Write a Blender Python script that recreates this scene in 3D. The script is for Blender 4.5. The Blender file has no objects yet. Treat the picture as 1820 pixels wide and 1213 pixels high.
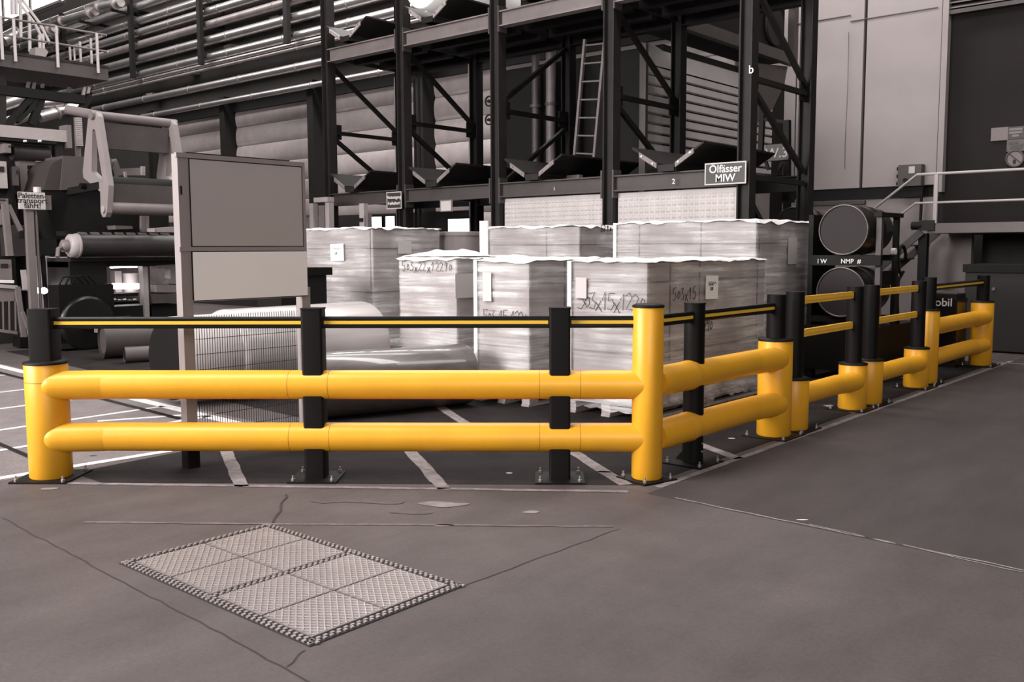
import bpy, math, random
from mathutils import Vector, Matrix, noise
random.seed(7)
S = bpy.context.scene
COL = S.collection

# ---------------------------------------------------------------- camera
CAM_H = 1.6
FPX, CX, CY = 1680.0, 910.0, 606.5                      # focal length in pixels of the 1820 x 1213 frame
YAW, PITCH, ROLL = math.radians(40.8), math.radians(5.56), math.radians(0.24)
_f0 = Vector((-math.sin(YAW), math.cos(YAW), 0)); _r0 = Vector((math.cos(YAW), math.sin(YAW), 0)); _u0 = Vector((0, 0, 1))
FW = _f0*math.cos(PITCH) - _u0*math.sin(PITCH)
_u1 = _u0*math.cos(PITCH) + _f0*math.sin(PITCH)
RT = _r0*math.cos(ROLL) - _u1*math.sin(ROLL)
UP = _u1*math.cos(ROLL) + _r0*math.sin(ROLL)
CP = Vector((0, 0, CAM_H))
cam = bpy.data.objects.new('camera', bpy.data.cameras.new('camera'))
COL.objects.link(cam)
cam.data.sensor_width = 36.0; cam.data.lens = FPX/1820.0*36.0
cam.data.clip_end = 300
cam.matrix_world = Matrix(((RT.x, UP.x, -FW.x, CP.x), (RT.y, UP.y, -FW.y, CP.y), (RT.z, UP.z, -FW.z, CP.z), (0, 0, 0, 1)))
S.camera = cam

# ---------------------------------------------------------------- world, lights, exposure
S.view_settings.view_transform = 'Standard'; S.view_settings.look = 'None'
S.view_settings.gamma = 1.0; S.view_settings.use_curve_mapping = False
S.view_settings.exposure = 0.0
w = bpy.data.worlds.new('hall_ambient'); S.world = w; w.use_nodes = True
w.node_tree.nodes['Background'].inputs[0].default_value = (1.0, 0.95, 0.94, 1)
w.node_tree.nodes['Background'].inputs[1].default_value = 0.05

def area(name, loc, target, sx, sy, power, col=(1, 0.97, 0.95)):
    l = bpy.data.lights.new(name, 'AREA'); l.shape = 'RECTANGLE'; l.size = sx; l.size_y = sy; l.energy = power; l.color = col
    o = bpy.data.objects.new(name, l); COL.objects.link(o); o.location = loc
    o.rotation_euler = (Vector(target) - Vector(loc)).to_track_quat('-Z', 'Y').to_euler()
    return o
area('daylight_side_windows', (-11.5, -7.0, 5.5), (-8.0, 8.0, 1.0), 10, 5, 3600)
area('roof_light_front', (-7.5, -1.0, 11.0), (-5.5, 3.0, 0), 3, 7, 1250)
area('roof_light_row', (-9.0, 10.2, 12.0), (-9.0, 10.2, 0), 16, 1.2, 1100)
area('roof_light_far', (-27.0, 14.0, 16.5), (-28.0, 20.5, 8.5), 36, 3.0, 5200)
area('fill_rear_aisle', (-17.0, 17.9, 12.5), (-17.0, 19.4, 2.0), 16, 0.8, 1350)  # added fill to bring out the rear wall panels, no lamp seen
area('roof_light_right', (1.0, 13.0, 12.0), (-7.0, 18.0, 3.0), 6, 3, 420)
area('fill_behind_camera', (10.0, -7.0, 7.0), (-8.0, 10.0, 2.2), 10, 6, 1350)  # added fill from behind the camera for the board and right-hand carton faces

# ---------------------------------------------------------------- surveyed points (frame reading -> place on a real plane)
def _ray(u, v): return FW + RT*((u-CX)/FPX) - UP*((v-CY)/FPX)
def on_floor(u, v, z=0.0):
    d = _ray(u, v); return CP + d*((z-CAM_H)/d.z)
def on_x(u, v, X):
    d = _ray(u, v); return CP + d*(X/d.x)
def on_y(u, v, Y):
    d = _ray(u, v); return CP + d*(Y/d.y)

# ---------------------------------------------------------------- materials
MATS = {}
def tint(v):
    k = max(0.0, min(1.0, (0.75-v)/0.75))
    return (v, v*(0.965-0.17*k), v*(0.955-0.17*k), 1)
def mat(name, v=None, col=None, rough=0.6, metal=0.0, var=0.0, scale=4.0, bump=0.0, bscale=60.0, stretch=(1, 1, 1), emit=0.0, detail=6.0, spec=0.5, coat=0.0):
    if name in MATS: return MATS[name]
    m = bpy.data.materials.new(name); m.use_nodes = True
    nt = m.node_tree; N = nt.nodes; L = nt.links
    b = N['Principled BSDF']
    c = col if col else tint(v)
    if len(c) == 3: c = (*c, 1)
    b.inputs['Base Color'].default_value = c
    b.inputs['Roughness'].default_value = rough; b.inputs['Metallic'].default_value = metal
    b.inputs['Specular IOR Level'].default_value = spec
    if coat: b.inputs['Coat Weight'].default_value = coat
    if var or bump:
        tc = N.new('ShaderNodeTexCoord'); mp = N.new('ShaderNodeMapping'); mp.inputs['Scale'].default_value = stretch
        L.new(tc.outputs['Object'], mp.inputs['Vector'])
    if var:
        nz = N.new('ShaderNodeTexNoise'); nz.inputs['Scale'].default_value = scale; nz.inputs['Detail'].default_value = detail
        nz.inputs['Roughness'].default_value = 0.65
        L.new(mp.outputs[0], nz.inputs['Vector'])
        rp = N.new('ShaderNodeValToRGB'); rp.color_ramp.elements[0].position = 0.3; rp.color_ramp.elements[1].position = 0.72
        lo = tuple(x*(1-var) for x in c[:3]); hi = tuple(min(1, x*(1+var)) for x in c[:3])
        rp.color_ramp.elements[0].color = (*lo, 1); rp.color_ramp.elements[1].color = (*hi, 1)
        L.new(nz.outputs['Fac'], rp.inputs['Fac']); L.new(rp.outputs['Color'], b.inputs['Base Color'])
    if bump:
        n2 = N.new('ShaderNodeTexNoise'); n2.inputs['Scale'].default_value = bscale; n2.inputs['Detail'].default_value = 4
        L.new(mp.outputs[0], n2.inputs['Vector'])
        bp = N.new('ShaderNodeBump'); bp.inputs['Strength'].default_value = bump; bp.inputs['Distance'].default_value = 0.02
        L.new(n2.outputs['Fac'], bp.inputs['Height']); L.new(bp.outputs['Normal'], b.inputs['Normal'])
    if emit:
        b.inputs['Emission Color'].default_value = c; b.inputs['Emission Strength'].default_value = emit
    MATS[name] = m
    return m
YELLOW = mat('yellow_polymer', col=(0.78, 0.365, 0.018), rough=0.4, var=0.07, scale=2.5, bump=0.03, bscale=90)
YELLOW2 = mat('yellow_stripe', col=(0.80, 0.47, 0.04), rough=0.4)
YELLOW3 = mat('yellow_thin_rail', col=(0.88, 0.47, 0.05), rough=0.4, var=0.05, scale=5)
BLACK = mat('black_polymer', col=(0.0055, 0.0042, 0.004), rough=0.55, bump=0.03, bscale=80, spec=0.16)
BLACKG = mat('black_gloss', col=(0.006, 0.005, 0.005), rough=0.3, spec=0.4)
BOLT = mat('zinc_bolt', 0.55, rough=0.3, metal=0.8)
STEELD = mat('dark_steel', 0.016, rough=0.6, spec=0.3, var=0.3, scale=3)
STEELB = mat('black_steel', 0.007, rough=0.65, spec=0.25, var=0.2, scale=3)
STEELM = mat('grey_painted_steel', 0.16, rough=0.5, var=0.12, scale=3)
STEELL = mat('light_painted_steel', 0.34, rough=0.5, var=0.08, scale=3)
STEELG = mat('mid_dark_steel', 0.06, rough=0.55, var=0.2, scale=3)
BEAMG = mat('beam_grey', 0.19, rough=0.55, var=0.15, scale=2.5)
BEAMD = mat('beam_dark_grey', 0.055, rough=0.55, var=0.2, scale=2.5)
PIPE = mat('lagged_pipe', 0.66, rough=0.34, metal=0.93, var=0.18, scale=1.2)
PIPED = mat('dull_pipe', 0.30, rough=0.45, metal=0.6, var=0.2, scale=1.5)
WALLD = mat('dark_wall', 0.02, rough=0.85, var=0.25, scale=0.7)
WALLP = mat('concrete_panel', 0.26, rough=0.85, var=0.22, scale=0.9, bump=0.1, bscale=20)
WALLW = mat('pale_wall_panel', 0.30, rough=0.7, var=0.07, scale=0.8)
WALLG = mat('grey_concrete', 0.26, rough=0.85, var=0.18, scale=1.2, bump=0.1, bscale=25)
GATE = mat('dark_gate', 0.017, rough=0.8, spec=0.2, var=0.15, scale=1.0)
CARTON = mat('carton', 0.29, rough=0.75, var=0.1, scale=2.0, stretch=(1, 1, 2))
CARTOND = mat('carton_dark', 0.15, rough=0.7, var=0.2, scale=2.0, stretch=(3, 3, .4))
PAPER = mat('paper', 0.82, rough=0.7)
PAPERG = mat('paper_grey', 0.55, rough=0.7)
INK = mat('marker_ink', 0.03, rough=0.6)
STRAP = mat('strap', 0.10, rough=0.5)
WOOD = mat('pallet_wood', 0.38, rough=0.8, var=0.25, scale=3, stretch=(1, 6, 6), bump=0.15, bscale=25)
LINE = mat('floor_paint', 0.62, rough=0.7, var=0.3, scale=14, detail=8)
LINEF = mat('floor_paint_worn', 0.21, rough=0.8, var=0.5, scale=11, detail=9)
SIGND = mat('sign_dark', 0.035, rough=0.5)
SIGNW = mat('sign_lettering', 0.72, rough=0.5)
SIGNL = mat('sign_light', 0.48, rough=0.5)
BOARD = mat('board_grey', 0.42, rough=0.5, var=0.02, scale=1.5)
BOARDL = mat('board_light', 0.90, rough=0.45, var=0.02, scale=1.5)
BFRAME = mat('board_frame', 0.28, rough=0.4, var=0.05, scale=3)
MESHW = mat('wire_mesh', 0.02, rough=0.5)
FILMROLL = mat('white_film_roll', 0.50, rough=0.26, var=0.16, scale=1.0, stretch=(12, .5, 12), coat=0.3)
FILMGREY = mat('grey_film_roll', 0.10, rough=0.3, var=0.3, scale=2.0, stretch=(9, .6, 9), coat=0.5)
ROLLEND = mat('roll_end_dark', 0.008, rough=0.7, spec=0.1)
DRUMF = mat('drum_face', 0.024, rough=0.55, spec=0.2, var=0.1, scale=2)
DRUMB = mat('drum_body', 0.03, rough=0.3, var=0.1, scale=2, metal=0.3)
DARKM = mat('machine_dark', 0.03, rough=0.5, var=0.3, scale=2)
LAMP = mat('lamp_lit', 1.0, emit=22.0)
DAYWIN = mat('daylight_pane', 1.0, emit=3.0)
SLABL = mat('tank_white', 0.80, rough=0.4, var=0.03, scale=1)

# ---------------------------------------------------------------- mesh collector
class MB:
    def __init__(s): s.v = []; s.f = []; s.sm = []
    def add(s, vs, fs, smooth=False):
        o = len(s.v); s.v += [Vector(p) for p in vs]; s.f += [tuple(i+o for i in f) for f in fs]; s.sm += [smooth]*len(fs); return s
    def box(s, c, d, rz=0.0, M=None):
        x, y, z = d[0]/2, d[1]/2, d[2]/2
        vs = [Vector((a, b, e)) for e in (-z, z) for b in (-y, y) for a in (-x, x)]
        R = M if M is not None else Matrix.Rotation(rz, 3, 'Z')
        vs = [R @ p + Vector(c) for p in vs]
        return s.add(vs, [(0, 2, 3, 1), (4, 5, 7, 6), (0, 1, 5, 4), (2, 6, 7, 3), (0, 4, 6, 2), (1, 3, 7, 5)])
    def bx(s, x0, x1, y0, y1, z0, z1):
        return s.box(((x0+x1)/2, (y0+y1)/2, (z0+z1)/2), (abs(x1-x0), abs(y1-y0), abs(z1-z0)))
    def cyl(s, p0, p1, r0, r1=None, n=20, caps=True, smooth=True):
        p0, p1 = Vector(p0), Vector(p1); r1 = r0 if r1 is None else r1
        ax = (p1-p0).normalized(); t = Vector((0, 0, 1)) if abs(ax.z) < .9 else Vector((1, 0, 0))
        a = ax.cross(t).normalized(); b = ax.cross(a)
        vs = []
        for p, r in ((p0, r0), (p1, r1)):
            vs += [p + (a*math.cos(2*math.pi*i/n) + b*math.sin(2*math.pi*i/n))*r for i in range(n)]
        s.add(vs, [(i, i+n, (i+1) % n+n, (i+1) % n) for i in range(n)], smooth)
        if caps:
            s.add(vs[:n], [tuple(range(n))]); s.add(vs[n:], [tuple(reversed(range(n)))])
        return s
    def tube(s, pts, r, n=8, caps=True):
        pts = [Vector(p) for p in pts]; rings = []; prev = None
        for i, p in enumerate(pts):
            d = (pts[min(i+1, len(pts)-1)] - pts[max(i-1, 0)]).normalized()
            if prev is None:
                t = Vector((0, 0, 1)) if abs(d.z) < .9 else Vector((1, 0, 0)); a = d.cross(t).normalized()
            else:
                a = (prev - d*prev.dot(d)).normalized()
            prev = a; b = d.cross(a)
            rings += [p + (a*math.cos(2*math.pi*k/n) + b*math.sin(2*math.pi*k/n))*r for k in range(n)]
        fs = [(j*n+k, (j+1)*n+k, (j+1)*n+(k+1) % n, j*n+(k+1) % n) for j in range(len(pts)-1) for k in range(n)]
        s.add(rings, fs, True)
        if caps:
            s.add(rings[:n], [tuple(range(n))]); s.add(rings[-n:], [tuple(reversed(range(n)))])
        return s
    def bar(s, p0, p1, wd, ht, up=(0, 0, 1)):
        p0, p1 = Vector(p0), Vector(p1); d = (p1-p0); l = d.length; d.normalize()
        u = Vector(up); sd = d.cross(u)
        if sd.length < 1e-4: sd = d.cross(Vector((1, 0, 0)))
        sd.normalize(); u2 = sd.cross(d)
        M = Matrix((d, sd, u2)).transposed()
        return s.box((p0+p1)/2, (l, wd, ht), M=M)
    def prism(s, poly, vec):
        n = len(poly); vec = Vector(vec); a = [Vector(p) for p in poly]; b = [p+vec for p in a]
        s.add(a+b, [tuple(range(n)), tuple(reversed(range(n, 2*n)))] + [(i, (i+1) % n, (i+1) % n+n, i+n) for i in range(n)])
        return s
    def lathe(s, base, prof, n=28, axis=(0, 0, 1)):
        ax = Vector(axis).normalized(); t = Vector((0, 0, 1)) if abs(ax.z) < .9 else Vector((1, 0, 0))
        a = ax.cross(t).normalized(); b = ax.cross(a); base = Vector(base); vs = []
        for r, h in prof: vs += [base + ax*h + (a*math.cos(2*math.pi*i/n)+b*math.sin(2*math.pi*i/n))*r for i in range(n)]
        m = len(prof)
        s.add(vs, [(j*n+i, (j+1)*n+i, (j+1)*n+(i+1) % n, j*n+(i+1) % n) for j in range(m-1) for i in range(n)], True)
        s.add(vs[:n], [tuple(range(n))]); s.add(vs[-n:], [tuple(reversed(range(n)))])
        return s
    def rprism(s, c, wx, wy, z0, z1, r=0.02, rz=0.0, n=4, smooth=True):
        """upright bar of rounded-rectangle section"""
        pts = []
        for sx, sy, a0 in ((1, 1, 0), (-1, 1, 90), (-1, -1, 180), (1, -1, 270)):
            for k in range(n+1):
                a = math.radians(a0+90*k/n)
                pts.append((sx*(wx/2-r)+r*math.cos(a), sy*(wy/2-r)+r*math.sin(a)))
        R = Matrix.Rotation(rz, 2); m = len(pts)
        pts = [R @ Vector(p) for p in pts]
        vs = [Vector((c[0]+p.x, c[1]+p.y, z)) for z in (z0, z1) for p in pts]
        s.add(vs, [(i, (i+1) % m, (i+1) % m+m, i+m) for i in range(m)], smooth)
        s.add(vs[:m], [tuple(reversed(range(m)))]); s.add(vs[m:], [tuple(range(m))])
        return s
    def mesh(s, name, m):
        me = bpy.data.meshes.new(name); me.from_pydata(s.v, [], s.f); me.materials.append(m)
        if any(s.sm): me.polygons.foreach_set('use_smooth', s.sm)
        me.validate(); me.update(); return me
    def build(s, name, m, parent=None, origin=None):
        if origin is None and parent is None and s.v:
            lo = [min(p[i] for p in s.v) for i in range(3)]; hi = [max(p[i] for p in s.v) for i in range(3)]
            origin = ((lo[0]+hi[0])/2, (lo[1]+hi[1])/2, lo[2])
        off = Vector(origin) if origin is not None else (world_loc(parent) if parent else Vector())
        s.v = [p-off for p in s.v]
        o = bpy.data.objects.new(name, s.mesh(name, m)); COL.objects.link(o)
        if parent:
            o.parent = parent; o.location = off - world_loc(parent)
        else:
            o.location = off
        return o
def world_loc(o):
    p = Vector(o.location)
    while o.parent: o = o.parent; p = p + Vector(o.location)
    return p
def tag(o, label=None, cat=None, group=None, kind=None):
    if label: o['label'] = label
    if cat: o['category'] = cat
    if group: o['group'] = group
    if kind: o['kind'] = kind
    return o
def thing(name, loc, label, cat, group=None):
    o = bpy.data.objects.new(name, None); COL.objects.link(o); o.location = loc; o.empty_display_size = 0.2
    return tag(o, label, cat, group)
def share(src, parent, loc):
    """another piece with the same mesh, at loc relative to the parent"""
    c = bpy.data.objects.new(src.name.split('.')[0], src.data); COL.objects.link(c); c.parent = parent; c.location = loc
    return c
def copy_tree(o, parent=None, dloc=None):
    c = o.copy(); COL.objects.link(c); c.parent = parent
    if dloc is not None: c.location = Vector(o.location)+Vector(dloc)
    for ch in list(o.children): copy_tree(ch, c)
    return c
def text(name, s, size, m, parent, origin, xdir, zdir, depth=0.002, align='CENTER'):
    """lettering as a mesh; xdir = reading direction, zdir = up"""
    cu = bpy.data.curves.new(name, 'FONT'); cu.body = s; cu.size = size; cu.align_x = align; cu.align_y = 'CENTER'; cu.extrude = depth; cu.offset = size*.009; cu.space_line = 1.0
    t = bpy.data.objects.new(name+'_src', cu); COL.objects.link(t)
    me = bpy.data.meshes.new_from_object(t.evaluated_get(bpy.context.evaluated_depsgraph_get()))
    bpy.data.objects.remove(t); bpy.data.curves.remove(cu)
    x = Vector(xdir).normalized(); z = Vector(zdir).normalized(); n = x.cross(z)
    M = Matrix((x, z, n)).transposed(); off = Vector(origin)-world_loc(parent)
    for v in me.vertices: v.co = M @ v.co
    me.materials.clear(); me.materials.append(m); me.name = name
    o = bpy.data.objects.new(name, me); COL.objects.link(o); o.parent = parent; o.location = off
    return o
GL = {'5': [[(.9, 1), (.2, 1), (.15, .55), (.6, .6), (.85, .3), (.5, 0), (.05, .1)]], '0': [[(.5, .7), (.2, .4), (.4, .1), (.75, .3), (.7, .65), (.45, .72)]],
      '3': [[(.1, .95), (.7, 1), (.35, .6), (.8, .4), (.6, .02), (.05, .1)]], 'x': [[(.1, .45), (.8, -.1)], [(.75, .5), (.1, -.1)]],
      '1': [[(.1, .6), (.5, 1), (.4, 0)]], '2': [[(.1, .8), (.45, 1), (.75, .75), (.1, .05), (.85, .1)]], '9': [[(.7, .8), (.3, .95), (.2, .6), (.65, .6), (.7, .9), (.5, 0)]],
      '7': [[(.1, 1), (.8, .95), (.35, 0)]], '8': [[(.5, .5), (.2, .75), (.5, 1), (.75, .75), (.25, .25), (.5, 0), (.8, .25), (.5, .5)]]}
def handwriting(parent, s, origin, xdir, h, nrm, m=None, wd=.62, r=0.0045, name='handwriting'):
    mb = MB(); x = Vector(xdir).normalized(); z = Vector((0, 0, 1)); o = Vector(origin)+Vector(nrm)*0.004
    for i, ch in enumerate(s):
        for st in GL.get(ch, []):
            mb.tube([o + x*((i*wd+px*.6+random.uniform(-.03, .03))*h) + z*((py+random.uniform(-.04, .04))*h) for px, py in st], r, 5)
    return mb.build(name, m or INK, parent)

# ================================================================ the setting
def floor_material():
    m = bpy.data.materials.new('hall_floor'); m.use_nodes = True; nt = m.node_tree; N = nt.nodes; L = nt.links; b = N['Principled BSDF']
    tc = N.new('ShaderNodeTexCoord')
    def nz(scale, detail, stretch=(1, 1, 1)):
        mp = N.new('ShaderNodeMapping'); mp.inputs['Scale'].default_value = stretch; L.new(tc.outputs['Object'], mp.inputs['Vector'])
        n = N.new('ShaderNodeTexNoise'); n.inputs['Scale'].default_value = scale; n.inputs['Detail'].default_value = detail; n.inputs['Roughness'].default_value = .62
        L.new(mp.outputs[0], n.inputs['Vector']); return n
    def ramp(src, p0, p1, c0, c1):
        r = N.new('ShaderNodeValToRGB'); r.color_ramp.elements[0].position = p0; r.color_ramp.elements[1].position = p1
        r.color_ramp.elements[0].color = c0; r.color_ramp.elements[1].color = c1; L.new(src, r.inputs['Fac']); return r
    def mix(a, bb, kind, fac):
        x = N.new('ShaderNodeMixRGB'); x.blend_type = kind; x.inputs['Fac'].default_value = fac
        L.new(a, x.inputs['Color1']); L.new(bb, x.inputs['Color2']); return x
    big = ramp(nz(0.45, 7).outputs['Fac'], .32, .7, tint(.076), tint(.118))
    mid = ramp(nz(2.4, 8, (1.0, .35, 1)).outputs['Fac'], .3, .75, (.72, .71, .70, 1), (1.1, 1.1, 1.1, 1))
    fine = ramp(nz(45, 6).outputs['Fac'], .3, .7, (.86, .86, .86, 1), (1.1, 1.1, 1.1, 1))
    c = mix(big.outputs[0], mid.outputs[0], 'MULTIPLY', 1.0); c = mix(c.outputs[0], fine.outputs[0], 'MULTIPLY', 1.0)
    L.new(c.outputs[0], b.inputs['Base Color'])
    rr = ramp(nz(1.1, 5).outputs['Fac'], .3, .7, (.5, .5, .5, 1), (.75, .75, .75, 1)); L.new(rr.outputs[0], b.inputs['Roughness'])
    bp = N.new('ShaderNodeBump'); bp.inputs['Strength'].default_value = .12; bp.inputs['Distance'].default_value = .01
    L.new(nz(70, 5).outputs['Fac'], bp.inputs['Height']); L.new(bp.outputs[0], b.inputs['Normal'])
    b.inputs['Specular IOR Level'].default_value = .22
    return m
FLOOR = floor_material()
fl = MB().add([(-70, -14, 0), (14, -14, 0), (14, 24, 0), (-70, 24, 0)], [(0, 1, 2, 3)]).build('floor', FLOOR, origin=(0, 0, 0))
tag(fl, 'grey worn concrete hall floor', 'floor', kind='structure')
def strip(name, p0, p1, wd, m, z=0.0015, th=0.0015, wob=0.0, seg=1):
    p0 = Vector((p0[0], p0[1], 0)); p1 = Vector((p1[0], p1[1], 0)); d = (p1-p0).normalized(); n = Vector((-d.y, d.x, 0))
    mb = MB(); pts = []
    for i in range(seg+1):
        c = p0.lerp(p1, i/seg) + n*(random.uniform(-wob, wob) if 0 < i < seg else 0); pts.append(c)
    for a, b in zip(pts[:-1], pts[1:]):
        hw = n*wd/2*(1 if wob == 0 else random.uniform(.9, 1.05)); up = Vector((0, 0, z+th))
        mb.add([a-hw+up, b-hw+up, b+hw+up, a+hw+up], [(0, 1, 2, 3)])
    return mb.build(name, m, fl)
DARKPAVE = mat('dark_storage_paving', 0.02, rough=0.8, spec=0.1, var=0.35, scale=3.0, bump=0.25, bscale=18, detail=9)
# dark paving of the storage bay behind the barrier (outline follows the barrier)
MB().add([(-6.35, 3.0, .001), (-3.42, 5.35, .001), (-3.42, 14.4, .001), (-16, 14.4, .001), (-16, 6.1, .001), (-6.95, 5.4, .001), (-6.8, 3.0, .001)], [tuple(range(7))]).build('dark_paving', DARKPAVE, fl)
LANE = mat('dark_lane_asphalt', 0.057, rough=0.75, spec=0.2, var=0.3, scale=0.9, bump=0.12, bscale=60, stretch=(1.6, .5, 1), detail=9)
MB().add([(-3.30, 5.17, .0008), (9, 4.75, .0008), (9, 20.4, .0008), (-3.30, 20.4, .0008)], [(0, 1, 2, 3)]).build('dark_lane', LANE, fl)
PAVE = mat('small_block_paving', 0.15, rough=0.75, var=0.2, scale=5, bump=0.5, bscale=38)
MB().add([(-15, 2.3, .001), (-6.95, 2.3, .001), (-6.95, 5.0, .001), (-15, 5.4, .001)], [(0, 1, 2, 3)]).build('block_paving', PAVE, fl)
for x in (-12.9, -11.38, -10.2, -9.0, -8.1): strip('white_line', (x+.12, 2.0), (x-.02, 4.95), .07, LINE)
strip('white_line', (-7.05, 2.3), (-6.95, 3.85), .09, LINE)
strip('white_line', (-15.5, 5.33), (-7.3, 4.86), .13, LINE)
strip('white_line', (-8.7, 4.1), (-8.36, 4.82), .07, LINE)
strip('floor_rail', (-15, 5.06), (-8.2, 4.66), .07, BLACK, z=.004)
strip('floor_rail', (-9.6, 3.16), (-7.2, 3.0), .05, BLACK, z=.004)
for a, b in (((-6.6, 4.14), (-5.5, 3.56)), ((-5.48, 5.09), (-4.4, 4.4)), ((-4.45, 5.88), (-3.53, 5.27)), ((-3.86, 6.8), (-3.32, 6.48)), ((-3.8, 9.3), (-3.4, 9.05)), ((-3.9, 11.9), (-3.4, 11.6)), ((-5.9, 6.2), (-7.4, 7.1))):
    strip('worn_hatch_line', a, b, .10, LINEF, seg=6, wob=.006)
strip('worn_edge_line', (-6.55, 2.81), (-3.42, 5.13), .055, LINEF, seg=30, wob=.004)
strip('worn_edge_line', (-3.33, 5.35), (-3.31, 14.6), .06, LINEF, seg=40, wob=.004)
strip('worn_edge_line', (-3.9, 14.3), (-3.0, 14.3), .06, LINEF, seg=4, wob=.004)
JOINT = mat('floor_joint', 0.03, rough=0.9)
JOINTL = mat('floor_joint_light', 0.27, rough=0.85, var=.4, scale=9)
strip('floor_joint', (-5.95, 2.2), (-2.7, 2.06), .006, JOINT, seg=36, wob=.008)
strip('floor_joint', (-3.04, 3.13), (-2.99, 4.4), .006, JOINT, seg=14, wob=.006)
strip('floor_joint', (-4.62, 3.19), (-5.1, 3.63), .014, JOINT, seg=8, wob=.016)
strip('floor_joint', (-3.02, 2.22), (-2.95, 2.08), .006, JOINT, seg=4, wob=.008)
strip('floor_joint', (-3.1, 5.19), (-0.6, 5.09), .014, JOINTL, seg=24, wob=.007)
strip('floor_joint', (-2.2, 5.18), (-0.6, 5.03), .010, JOINTL, seg=18, wob=.01)
strip('floor_joint', on_floor(150, 929), on_floor(1090, 937), .03, mat('repair_seam', .118, rough=.85, var=.5, scale=8), seg=24, wob=.008)
for px, py, rx_, ry_, v in ((790, 897, .16, .05, .20), (905, 842, .025, .02, .5), (1425, 925, .035, .012, .6), (945, 912, .05, .03, .22), (790, 935, .05, .02, .32), (1075, 840, .05, .02, .05), (1300, 780, .03, .02, .5), (165, 811, .03, .02, .03), (88, 870, .06, .03, .25), (640, 893, .30, .04, .085), (730, 912, .14, .035, .085)):
    c = on_floor(px, py); k = 18
    pts = [(c.x+math.cos(YAW)*rx_*math.cos(t)-math.sin(YAW)*ry_*math.sin(t), c.y+math.sin(YAW)*rx_*math.cos(t)+math.cos(YAW)*ry_*math.sin(t), .003) for t in [2*math.pi*i/k for i in range(k)]]
    pts = [(a*(1)+(noise.noise(Vector((a*6, b*6, 1))))*rx_*.5, b+(noise.noise(Vector((a*6, b*6, 5))))*ry_*.8, z) for a, b, z in pts]
    MB().add(pts, [tuple(range(k))]).build('floor_patch', mat('floor_patch_%d' % int(v*1000), v, rough=.8, var=.3, scale=12), fl)

# ---- walls
YW = 20.6
KW = YW/18.3
def sx(x): return x*KW
def sz(z): return 1.6+(z-1.6)*KW
wb = MB().bx(-76, sx(-5.4), YW+.12, YW+.4, 0, 17).build('wall_back', WALLD, origin=(-35, YW+.2, 0)); tag(wb, 'dark rear hall wall behind the pipes and rack', 'wall', kind='structure')
NSEG = 8; bw = 5.1; ph = 0.70
vs = []
for ix in (0, 1):
    for k in range(NSEG+1):
        t = k/NSEG; vs.append(((ix-.5)*bw, -.07*math.sin(math.pi*t)**.7, ph*.98*t))
fs = [(k, k+NSEG+1, k+NSEG+2, k+1) for k in range(NSEG)] + [tuple(range(NSEG, -1, -1)), tuple(range(NSEG+1, 2*NSEG+2))]
src = None
for bay in range(5):
    cxb = sx(-30.58+4.72*bay)
    for row in range(7):
        loc = Vector((cxb, YW+.12, 2.0+ph*row))-world_loc(wb)
        if src is None:
            src = MB().add(vs, fs, True).build('wall_panel', WALLP, wb, origin=(0, 0, 0)); src.location = loc
        else: share(src, wb, loc)
for bay in range(6):
    xc = sx(-32.94+4.72*bay)
    MB().bx(xc-.10, xc+.22, YW-.42, YW+.15, 0, 7.3).build('wall_column', STEELB, wb)
    MB().bx(xc-.28, xc-.11, YW-.16, YW+.14, 0, 7.0).build('wall_column', STEELM, wb)
MB().bx(sx(-37.5), -10.5, YW-.05, YW+.12, 6.75, 7.1).build('wall_rail', STEELB, wb)
for x0, x1 in ((-9.6, -8.25), (-8.22, -6.92), (-6.86, -5.52)):
    MB().bx(sx(x0), sx(x1), YW-.1, YW+.12, sz(2.74), 17).build('pale_panel', WALLW, wb)
MB().bx(sx(-9.6), sx(-6.0), YW-.05, YW+.12, sz(2.52), sz(2.73)).build('dark_ledge', STEELB, wb)
MB().bx(sx(-9.6), sx(-5.52), YW-.02, YW+.12, 0, sz(2.52)).build('concrete_base', WALLG, wb)
MB().bx(sx(-8.0), sx(-6.8), YW-.12, YW-.03, sz(2.43), sz(2.5)).build('cable_tray', STEELG, wb)
MB().bx(sx(-7.18), sx(-5.6), YW-.12, YW-.09, sz(5.875), sz(5.89)).build('panel_trim', STEELG, wb)
MB().bx(sx(-8.4), sx(-7.18), YW-.12, YW-.09, sz(5.99), sz(6.005)).build('panel_trim', STEELG, wb)
MB().tube([(sx(-7.2), YW-.12, 6.2), (sx(-7.19), YW-.12, 5.0), (sx(-7.21), YW-.12, 3.9), (sx(-7.2), YW-.12, 3.3)], .004, 5).build('hanging_wire', STEELD, wb)
wr = MB().bx(sx(-5.4), 12, YW+.05, YW+.35, 0, 17).build('wall_right', GATE, origin=(3, YW+.2, 0)); tag(wr, 'dark grey gate wall right of the pale panels', 'wall', kind='structure')
MB().bx(sx(-5.5), sx(-5.4), YW-.14, YW+.1, sz(2.6), 17).build('gate_post', WALLW, wr)
a, b = on_y(1684, 24, YW), on_y(1820, 5, YW)
MB().bx(a.x, 2, YW-.12, YW+.04, a.z-.05, a.z+.03).build('louvre_frame', STEELG, wr)
for k in range(14):
    z = a.z+.08+.10*k
    MB().add([(a.x, YW-.11, z), (2, YW-.11, z), (2, YW+.02, z+.06), (a.x, YW+.02, z+.06), (a.x, YW-.11, z-.02), (2, YW-.11, z-.02)], [(0, 1, 2, 3), (4, 5, 1, 0)]).build('louvre_slat', STEELM, wr)
wl = MB().bx(-76.4, -76, -14, YW+.4, 0, 17).build('wall_left', WALLD, origin=(-76.2, 4, 0)); tag(wl, 'dark far end wall of the hall', 'wall', kind='structure')
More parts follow.
